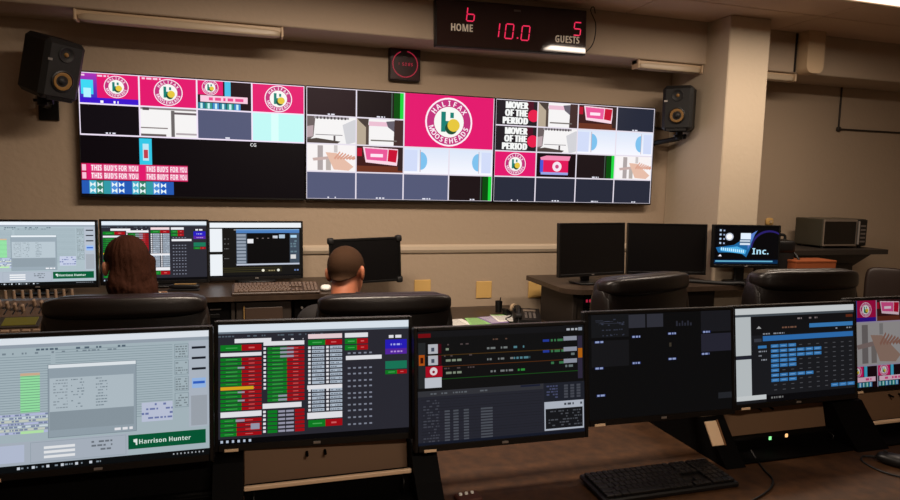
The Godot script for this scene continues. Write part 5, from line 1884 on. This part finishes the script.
	obj("sleeve", G.new().box(Vector3(0.008, 0.009, 0), Vector3(0.028, 0.0195, 0.0235), 0.002).mesh(), M.wood_tan, t)
	t = thing("computer_mouse", "small white mouse on the shelf beside the brown keyboard", "mouse", Vector3(1.285, 1.035, 0.55), -0.2)
	obj("body", G.new().pillow(Vector3(0, 0.014, 0), Vector3(0.028, 0.016, 0.048), 2.6, 8).mesh(), M.paper, t)
	obj("wheel", G.new().cyl(Vector3(-0.004, 0.028, -0.026), Vector3(0.004, 0.028, -0.026), 0.006, 0.006, 10).mesh(), M.plastic, t)

	# the dark monitor with corner guards on a wall arm
	t = thing("monitor", "tilted dark monitor with corner guards on the wall in front of the man", "monitor", Vector3(1.558, 1.022, 0.25))
	var B := Basis(Vector3(0, 0, 1), 0.043)
	var w := 0.435
	var h := 0.275
	var mid := Vector3(0, h / 2, 0)
	obj("housing", G.new().box(mid + B * Vector3(0, 0, -0.018), Vector3(w, h, 0.03), 0.005, B).mesh(), M.plastic, t)
	var s := obj("screen", panel(w - 0.03, h - 0.03), M.off_screen, t)
	s.transform = Transform3D(B, mid + B * Vector3(0, 0, 0.0005))
	g = G.new()
	for k in [-1.0, 1.0]:
		g.box(mid + B * Vector3(k * (w / 2 - 0.007), 0, 0.001), Vector3(0.014, h, 0.008), 0.002, B)
		g.box(mid + B * Vector3(0, k * (h / 2 - 0.007), 0.001), Vector3(w - 0.028, 0.014, 0.008), 0.002, B)
	obj("bezel", g.mesh(), M.metal_black, t)
	for k in 4:
		var cx := (w / 2 - 0.01) * (1.0 if k % 2 else -1.0)
		var cy := (h / 2 - 0.01) * (1.0 if k / 2 else -1.0)
		obj("corner_guard", G.new().pillow(mid + B * Vector3(cx, cy, -0.012), Vector3(0.02, 0.02, 0.026), 4.0, 6, 0.0, B).mesh(), M.rubber, t)
	g = G.new()
	g.cyl(mid + Vector3(0, 0, -0.03), mid + Vector3(0.02, -0.03, -0.3), 0.018)
	g.box(mid + Vector3(0.02, -0.03, -0.31), Vector3(0.1, 0.14, 0.016), 0.003)
	obj("wall_arm", g.mesh(), M.metal_black, t)

	# things lying on the low worktop by the wall
	var sheets := [["white sheet of paper at the near end of the low worktop", 2.10, 0.43, 0.1, M.paper], ["pale green sheet of paper on the low worktop", 2.235, 0.42, -0.15, M.paper_green],
		["violet striped sheet of paper between the green sheets on the low worktop", 2.345, 0.40, 0.12, M.paper_violet], ["white sheet with a green edge nearest the pen pot on the low worktop", 2.43, 0.37, -0.1, M.paper]]
	for i in 4:
		var q: Array = sheets[i]
		t = thing("paper_sheet", q[0], "paper", Vector3(q[1], 0.79 + 0.0016 * i, q[2]), q[3], "papers on the low worktop")
		obj("sheet", G.new().box(Vector3(0, 0.0008, 0), Vector3(0.14, 0.0014, 0.2), 0.0005).mesh(), q[4], t)
		g = G.new()
		for k in 7:
			g.box(Vector3(-0.01, 0.0017, -0.08 + 0.025 * k), Vector3(0.09, 0.0004, 0.006), 0.0001)
		obj("printed_lines", g.mesh(), M.grey_print if i != 2 else M.paper, t)
		if i == 3:
			obj("green_band", G.new().box(Vector3(0, 0.0017, -0.085), Vector3(0.13, 0.0004, 0.025), 0.0001).mesh(), M.paper_green, t)
	t = thing("pen_pot", "small black pen pot standing on the low worktop below a wall plate", "pen pot", Vector3(2.47, 0.79, 0.16))
	g = G.new()
	g.lathe([Vector2(0, 0), Vector2(0.022, 0), Vector2(0.024, 0.075), Vector2(0.021, 0.075), Vector2(0.02, 0.01), Vector2(0, 0.01)], Vector3.ZERO, 16)
	obj("pot", g.mesh(), M.plastic, t)
	obj("pen", G.new().cyl(Vector3(-0.005, 0.012, 0), Vector3(0.012, 0.1, 0.004), 0.004).mesh(), M.plastic, t)
	t = thing("tape_dispenser", "white and black tape dispenser beside the pen pot", "tape dispenser", Vector3(2.52, 0.79, 0.27), 0.3)
	obj("base", G.new().prism([Vector2(-0.06, 0), Vector2(0.06, 0), Vector2(0.06, 0.03), Vector2(0.03, 0.032), Vector2(-0.02, 0.02), Vector2(-0.055, 0.05), Vector2(-0.065, 0.045)], 0.045, Transform3D(Basis(), Vector3(0, 0, -0.0225))).mesh(), M.plastic, t)
	obj("tape_roll", G.new().lathe([Vector2(0.014, -0.01), Vector2(0.03, -0.01), Vector2(0.03, 0.01), Vector2(0.014, 0.01), Vector2(0.014, -0.01)], Vector3(0.02, 0.045, 0), 20, Basis(Vector3.RIGHT, PI / 2)).mesh(), M.cream, t)
	t = thing("desk_phone", "black desk phone with its handset at the end of the low worktop", "phone", Vector3(2.545, 0.79, 0.45), -0.35)
	obj("base", G.new().prism([Vector2(-0.1, 0), Vector2(0.1, 0), Vector2(0.1, 0.025), Vector2(-0.1, 0.06)], 0.17, Transform3D(Basis(Vector3(0, 0, 1), Vector3.UP, Vector3(-1, 0, 0)), Vector3(0.085, 0, 0))).mesh(), M.plastic, t)
	g = G.new()
	g.tube([Vector3(-0.055, 0.058, -0.085), Vector3(-0.055, 0.078, -0.05), Vector3(-0.055, 0.07, 0.03), Vector3(-0.055, 0.04, 0.085)], 0.014, 8)
	g.pillow(Vector3(-0.055, 0.064, -0.075), Vector3(0.024, 0.018, 0.026), 3.0, 6)
	g.pillow(Vector3(-0.055, 0.045, 0.075), Vector3(0.024, 0.018, 0.026), 3.0, 6)
	obj("handset", g.mesh(), M.rubber, t)
	g = G.new()
	for r in 4:
		for k in 3:
			g.box(Vector3(-0.005 + 0.026 * k, 0.046 - 0.0045 * r, -0.01 + 0.022 * r), Vector3(0.018, 0.008, 0.014), 0.002)
	obj("number_keys", g.mesh(), M.grey_print, t)
	obj("phone_display", G.new().box(Vector3(0.02, 0.0545, -0.06), Vector3(0.08, 0.004, 0.03), 0.001, Basis(Vector3.RIGHT, 0.17)).mesh(), M.steel, t)
	obj("cord", G.new().tube([Vector3(-0.055, 0.03, 0.1), Vector3(-0.06, 0.008, 0.13), Vector3(-0.1, 0.006, 0.1), Vector3(-0.13, 0.006, 0.0), Vector3(-0.1, 0.01, -0.06), Vector3(-0.08, 0.02, -0.09)], 0.004, 6).mesh(), M.rubber, t)

	# the raised desk on the right
	t = thing("raised_desk", "raised brown desk with a rounded corner carrying two dark monitors", "desk")
	var poly := round_rect(2.70, 0.06, 4.95, 0.70, [0.02, 0, 0.05, 0.12])
	poly.erase(Vector2(4.95, 0.06))
	var outline := []
	for p in poly:
		outline.append(p)
		if p.y < 0.07 and p.x > 2.72 and not outline.has(Vector2(3.87, 0.06)):
			outline.append_array([Vector2(3.87, 0.06), Vector2(3.87, 0.535), Vector2(4.215, 0.535), Vector2(4.215, 0.40), Vector2(4.95, 0.40)])
	obj("top", slab(outline, 1.02, 0.03), M.desk_dark, t)
	obj("side_panel", G.new().box(Vector3(2.79, 0.495, 0.39), Vector3(0.03, 0.99, 0.46), 0.004).mesh(), M.desk_side, t)
	obj("side_panel", G.new().box(Vector3(3.30, 0.495, 0.39), Vector3(0.03, 0.99, 0.46), 0.004).mesh(), M.desk_side, t)
	obj("side_panel", G.new().box(Vector3(4.85, 0.495, 0.55), Vector3(0.03, 0.99, 0.26), 0.004).mesh(), M.desk_side, t)
	obj("front_panel", G.new().box(Vector3(2.83, 0.495, 0.60), Vector3(0.05, 0.99, 0.02), 0.004).mesh(), M.desk_side, t)
	obj("front_panel", G.new().box(Vector3(3.57, 0.495, 0.60), Vector3(0.51, 0.99, 0.02), 0.004).mesh(), M.desk_side, t)
	t = thing("rack_unit", "black rack unit with small red and pale lights under the raised desk", "rack unit", Vector3(3.07, 0.0, 0.40))
	obj("body", G.new().box(Vector3(0, 0.5, 0), Vector3(0.44, 0.98, 0.4), 0.004).mesh(), M.rack_black, t)
	for k in 5:
		obj("equipment_front", G.new().box(Vector3(0, 0.93 - 0.075 * k, 0.205), Vector3(0.42, 0.066, 0.012), 0.003).mesh(), M.metal_black, t)
	for k in 3:
		obj("status_light", G.new().box(Vector3(-0.195 + 0.022 * k, 0.935, 0.2125), Vector3(0.012, 0.018, 0.004), 0.001).mesh(), M.led_red_dim, t, "small red light")
	for k in 4:
		obj("knob", G.new().cyl(Vector3(-0.2 + 0.03 * k, 0.87 - 0.05 * (k % 3), 0.21), Vector3(-0.2 + 0.03 * k, 0.87 - 0.05 * (k % 3), 0.222), 0.007, 0.006, 10).mesh(), M.silver, t)
	obj("patch_cable", G.new().tube([Vector3(-0.12, 0.88, 0.212), Vector3(-0.12, 0.86, 0.26), Vector3(-0.09, 0.76, 0.27), Vector3(-0.06, 0.66, 0.25), Vector3(-0.06, 0.62, 0.212)], 0.004, 6).mesh(), M.grey_print, t)
	make_monitor("monitor", "dark monitor at the rounded corner of the raised desk", "second row monitors", Vector3(2.978, 1.071, 0.485), 0.18, 0.05, 0.53, 0.34, M.off_screen, "stand", 1.02)
	make_monitor("monitor", "dark monitor on the raised desk in front of the column", "second row monitors", Vector3(3.537, 1.068, 0.475), -0.21, 0.05, 0.545, 0.34, M.off_screen, "stand", 1.02)
	make_monitor("monitor", "small lit monitor with a blue space picture right of the column", "second row monitors", Vector3(4.03, 1.127, 0.64), -0.17, 0.04, 0.475, 0.285, screen_mat(pic_desktop(), 1.0), "stand", 1.02)
	t = thing("ruler", "short tan wooden ruler lying under the dark corner monitor", "ruler", Vector3(3.16, 1.02, 0.44), 0.35)
	obj("strip", G.new().box(Vector3(0, 0.004, 0), Vector3(0.15, 0.008, 0.03), 0.001).mesh(), M.wood_tan, t)
	obj("metal_edge", G.new().box(Vector3(0, 0.0045, 0.0155), Vector3(0.15, 0.007, 0.001), 0.0002).mesh(), M.brass, t)
	t = thing("cable", "thick black cable lying across the raised desk before the lit monitor", "cable")
	obj("cord", G.new().tube([Vector3(3.62, 1.032, 0.5), Vector3(3.72, 1.032, 0.58), Vector3(3.86, 1.032, 0.68), Vector3(3.96, 1.03, 0.71), Vector3(4.0, 0.97, 0.73), Vector3(4.0, 0.8, 0.73)], 0.012, 8).mesh(), M.rubber, t)
	t = thing("equipment_case", "black soft case with a carrying handle beside the lit monitor", "case", Vector3(4.40, 1.02, 0.50), -0.3)
	obj("body", G.new().pillow(Vector3(0, 0.14, 0), Vector3(0.10, 0.14, 0.085), 6.0, 10).mesh(), M.rubber, t)
	obj("lid_flap", G.new().pillow(Vector3(0, 0.24, 0.005), Vector3(0.103, 0.045, 0.088), 6.0, 8).mesh(), M.plastic, t)
	obj("handle", G.new().tube([Vector3(-0.06, 0.28, 0), Vector3(-0.05, 0.315, 0), Vector3(0.05, 0.315, 0), Vector3(0.06, 0.28, 0)], 0.01, 8).mesh(), M.plastic, t)
	obj("strap", G.new().tube([Vector3(0.1, 0.2, 0.05), Vector3(0.125, 0.14, 0.09), Vector3(0.12, 0.04, 0.1), Vector3(0.06, 0.012, 0.13)], 0.008, 6).mesh(), M.plastic, t)
	t = thing("box", "orange cardboard box with dark print on the raised desk", "box", Vector3(4.585, 1.02, 0.60), -0.06)
	obj("carton", G.new().box(Vector3(0, 0.07, 0), Vector3(0.33, 0.14, 0.16), 0.003).mesh(), M.orange, t)
	obj("lid", G.new().box(Vector3(0, 0.145, 0), Vector3(0.335, 0.016, 0.165), 0.003).mesh(), M.orange, t)
	g = G.new()
	for k in 7:
		g.box(Vector3(-0.06 + 0.022 * k, 0.055, 0.0805), Vector3(0.014, 0.018 if k % 3 else 0.024, 0.001), 0.0003)
	obj("printed_marks", g.mesh(), M.print_dark, t)

	# counter with the microwave
	t = thing("counter", "dark high counter at the far right carrying the microwave", "counter")
	obj("top", slab(round_rect(4.45, -0.065, 5.53, 0.44, [0, 0, 0.01, 0]), 1.215, 0.035), M.desk_side, t)
	obj("cabinet_body", G.new().prism([Vector2(4.5, 0.0), Vector2(5.30, 0.0), Vector2(5.30, 1.08), Vector2(5.5, 1.18), Vector2(4.5, 1.18)], 0.40, Transform3D(Basis(), Vector3(0, 0, -0.06))).mesh(), M.leather, t)
	obj("cabinet_door", G.new().box(Vector3(5.09, 0.6, 0.348), Vector3(0.38, 1.0, 0.016), 0.003).mesh(), M.desk_side, t)
	obj("door_handle", G.new().box(Vector3(4.93, 0.75, 0.362), Vector3(0.012, 0.12, 0.014), 0.003).mesh(), M.silver, t)
	t = thing("microwave", "silver and black microwave oven on the dark counter", "microwave", Vector3(5.235, 1.215, 0.14))
	obj("body", G.new().box(Vector3(0, 0.118, 0.03), Vector3(0.43, 0.21, 0.26), 0.006).mesh(), M.oven_side, t)
	var door := obj("door", G.new().box(Vector3(-0.048, 0.118, 0.166), Vector3(0.325, 0.205, 0.016), 0.004).mesh(), M.steel, t)
	obj("door_glass", G.new().box(Vector3(-0.055, 0.118, 0.173), Vector3(0.305, 0.172, 0.006), 0.002).mesh(), M.glass_dark, door, "dark door glass")
	obj("door_handle", G.new().box(Vector3(0.112, 0.118, 0.186), Vector3(0.014, 0.18, 0.016), 0.004).mesh(), M.silver, door)
	var cp := obj("control_panel", G.new().box(Vector3(0.17, 0.118, 0.166), Vector3(0.082, 0.2, 0.014), 0.003).mesh(), M.plastic, t)
	for k in 5:
		obj("button", G.new().box(Vector3(0.17, 0.17 - 0.03 * k, 0.174), Vector3(0.05, 0.014, 0.004), 0.001).mesh(), M.grey_print, cp)
	g = G.new()
	for k in 4:
		g.cyl(Vector3(0.18 * (1 if k % 2 else -1), 0, (0.14 if k / 2 else -0.08)), Vector3(0.18 * (1 if k % 2 else -1), 0.014, (0.14 if k / 2 else -0.08)), 0.015)
	obj("foot", g.mesh(), M.plastic, t)

	# chairs and the two operators
	var c0 := make_chair("black leather chair of the woman at the buttons monitor")
	c0.position = Vector3(0.425, 0, 1.09)
	c0.scale = Vector3(1.04, 0.98, 1.0)
	dup(c0, Vector3(1.465, 0, 1.14), -0.03, "black leather chair of the man facing the tilted dark monitor").scale = Vector3(1.03, 0.968, 1.0)
	dup(c0, Vector3(2.68, 0, 1.17), 0.32, "empty black leather chair before the two dark monitors").scale = Vector3(1.08, 1.02, 1.0)
	dup(c0, Vector3(3.40, 0, 1.50), -0.05, "empty black leather chair before the blue lit monitor").scale = Vector3(0.98, 1.07, 1.0)
	t = thing("counter_stool", "tall dark brown stool with padded back beside the microwave counter", "stool", Vector3(5.19, 0, 0.68), -0.75)
	obj("backrest", G.new().pillow(Vector3(0, 0.985, 0.15), Vector3(0.125, 0.145, 0.03), 5.0, 8).mesh(), M.stool, t)
	obj("seat", G.new().pillow(Vector3(0, 0.72, 0), Vector3(0.18, 0.035, 0.17), 4.0, 8).mesh(), M.stool, t)
	for k in 4:
		var lx := 0.14 * (1.0 if k % 2 else -1.0)
		var lz := 0.13 * (1.0 if k / 2 else -1.0)
		obj("leg", G.new().cyl(Vector3(lx * 1.15, 0, lz * 1.15), Vector3(lx, 0.70, lz), 0.014).mesh(), M.metal_black, t)
	for k in 2:
		obj("back_post", G.new().cyl(Vector3(0.1 * (2 * k - 1), 0.7, 0.15), Vector3(0.1 * (2 * k - 1), 0.9, 0.155), 0.012).mesh(), M.metal_black, t)
	obj("foot_ring", G.new().tube([Vector3(-0.15, 0.25, -0.14), Vector3(0.15, 0.25, -0.14), Vector3(0.15, 0.25, 0.14), Vector3(-0.15, 0.25, 0.14), Vector3(-0.15, 0.25, -0.14)], 0.009, 6).mesh(), M.metal_black, t)
	make_person("woman seen from behind with tousled brown hair, seated at the buttons monitor", Vector3(0.372, 0.008, 1.02), 0.05, Basis(Vector3.UP, 0.34) * Basis(Vector3.RIGHT, -0.1), Vector3(0, 1.235, 0.0), true)
	make_person("man seen from behind with cropped hair and dark collared shirt, leaning to his screen", Vector3(1.335, 0.0, 1.04), 0.12, Basis(Vector3.UP, -0.6) * Basis(Vector3.RIGHT, -0.26) * Basis(Vector3(0, 0, 1), 0.08), Vector3(0, 1.195, -0.01), false)


func front_row() -> void:
	var t := thing("front_desk", "long brown wooden front desk with keyboard and monitor racks on it", "desk")
	obj("top", slab(round_rect(-1.2, 2.0, 4.6, 3.15, [0.02, 0.02, 0.02, 0.02]), 0.75, 0.035), M.desk, t)
	for x in [-1.0, 1.1, 2.6, 4.4]:
		obj("support_panel", G.new().box(Vector3(x, 0.357, 2.55), Vector3(0.03, 0.714, 0.85), 0.004).mesh(), M.desk_side, t)
	obj("back_panel", G.new().box(Vector3(1.7, 0.4, 2.08), Vector3(5.4, 0.6, 0.02), 0.003).mesh(), M.desk_side, t)
	make_turret("equipment_rack", "low black rack under the schedule and buttons monitors at the left", [[0.30, 0.80, 0.06, false, true], [0.876, 1.335, 0.062, true]], [[0.24, 0.30], [0.80, 0.876], [1.335, 1.41]], Vector2(0.24, 1.41), [])
	make_turret("equipment_rack", "low black rack with two tiny lights under the blue table monitor", [[2.42, 2.89, 0.045, false], [3.03, 3.5, 0.045, true]], [[2.345, 2.42], [2.89, 3.03], [3.5, 3.56]], Vector2(2.345, 3.56), [[Vector3(2.605, 0.04, 2.391), M.led_green], [Vector3(2.675, 0.043, 2.391), M.led_amber]])
	t = thing("label_plate", "pale upright label plate on the rack's black side panel", "label", Vector3(2.352, 0.80, 2.425))
	obj("plate", G.new().box(Vector3(0, 0.04, -0.012), Vector3(0.045, 0.08, 0.006), 0.001, Basis(Vector3.RIGHT, -0.62)).mesh(), M.beige_print, t)
	obj("edge", G.new().box(Vector3(0.0255, 0.04, -0.012), Vector3(0.006, 0.084, 0.01), 0.001, Basis(Vector3.RIGHT, -0.62)).mesh(), M.wood_tan, t)
	t = thing("monitor_rail", "long black metal rail behind the front monitors", "rail", Vector3(0, 0.75, 0))
	obj("rail", G.new().cyl(Vector3(0.2, 0.325, 2.235), Vector3(4.1, 0.325, 2.235), 0.022).mesh(), M.metal_black, t)
	for x in [0.84, 1.37, 2.38, 2.96]:
		obj("post", G.new().box(Vector3(x, 0.24, 2.2), Vector3(0.05, 0.15, 0.03), 0.004).mesh(), M.metal_black, t)
	# the row of monitors
	var y := 0.9
	var pics := [
		["front monitor with a pale schedule and a green name banner", 0.531, 2.372, -0.0, pic_schedule(), 0.82, 0.62],
		["front monitor with columns of red and green buttons", 1.073, 2.340, -0.06, pic_buttons(), 0.85, 0.9],
		["front monitor with a dark playback timeline and white corner window", 1.612, 2.409, -0.022, pic_playout(), 0.75, 0.874],
		["front monitor almost black with faint grey tiles", 2.155, 2.409, -0.02, pic_dark_views(), 0.78, 0.9],
		["front monitor with a table of blue cells and white side list", 2.735, 2.37, 0.0, pic_grid(), 0.72, 0.893],
		["front monitor with pink preview pictures cut by the photo's right edge", 3.285, 2.33, 0.0, pic_views(), 0.5, 0.9]]
	for i in 6:
		var p: Array = pics[i]
		var yy: float = [0.897, 0.899, 0.874, 0.901, 0.893, 0.895][i]
		make_monitor("monitor", p[0], "row of front monitors", Vector3(p[1], yy, p[2]), p[3], 0.12, 0.545, 0.355, screen_mat(p[4], p[5]), "arm")
	# things lying on the front desk
	make_keyboard("black keyboard lying on the front desk between the racks", Vector3(2.07, 0.75, 2.522), 0.0, 0.05, 0.455, 0.155, M.plastic, M.key_dark)
	t = thing("computer_mouse", "black mouse on the front desk at the picture's right edge", "mouse", Vector3(2.92, 0.75, 2.60), 0.5)
	obj("body", G.new().pillow(Vector3(0, 0.017, 0), Vector3(0.031, 0.019, 0.056), 2.6, 10).mesh(), M.plastic, t)
	obj("wheel", G.new().cyl(Vector3(-0.004, 0.034, -0.03), Vector3(0.004, 0.034, -0.03), 0.007, 0.007, 10).mesh(), M.rubber, t)
	obj("cord", G.new().tube([Vector3(0, 0.012, -0.055), Vector3(-0.01, 0.005, -0.09), Vector3(-0.06, 0.004, -0.08), Vector3(-0.1, 0.004, -0.02), Vector3(-0.10, 0.004, 0.05)], 0.003, 6).mesh(), M.rubber, t)
	t = thing("cable", "thin black cable curling over the front desk beside the keyboard", "cable", Vector3(0, 0.75, 0))
	obj("cord", G.new().tube([Vector3(2.50, 0.02, 2.42), Vector3(2.49, 0.004, 2.46), Vector3(2.455, 0.004, 2.53), Vector3(2.437, 0.004, 2.58), Vector3(2.40, 0.004, 2.62), Vector3(2.34, 0.004, 2.655), Vector3(2.25, 0.004, 2.69)], 0.003, 6).mesh(), M.rubber, t)
	t = thing("control_pad", "small red-brown pad with three pale buttons on the front desk", "control pad", Vector3(1.48, 0.75, 2.475), 0.1)
	obj("body", G.new().box(Vector3(0, 0.008, 0), Vector3(0.07, 0.016, 0.05), 0.004).mesh(), M.print_dark, t)
	for k in 3:
		obj("button", G.new().cyl(Vector3(-0.02 + 0.018 * k, 0.015, -0.01), Vector3(-0.02 + 0.018 * k, 0.021, -0.01), 0.005, 0.0045, 10).mesh(), M.paper, t)
	t = thing("dial_controller", "round grey-brown dial on the front desk under the schedule monitor", "dial", Vector3(0.525, 0.758, 2.44))
	obj("base", G.new().lathe([Vector2(0, 0), Vector2(0.045, 0), Vector2(0.047, 0.012), Vector2(0.04, 0.022), Vector2(0, 0.024)], Vector3.ZERO, 24).mesh(), M.kb_brown, t)
	obj("cap", G.new().lathe([Vector2(0.03, 0.022), Vector2(0.028, 0.04), Vector2(0.02, 0.044), Vector2(0, 0.044)], Vector3.ZERO, 24).mesh(), M.steel, t)
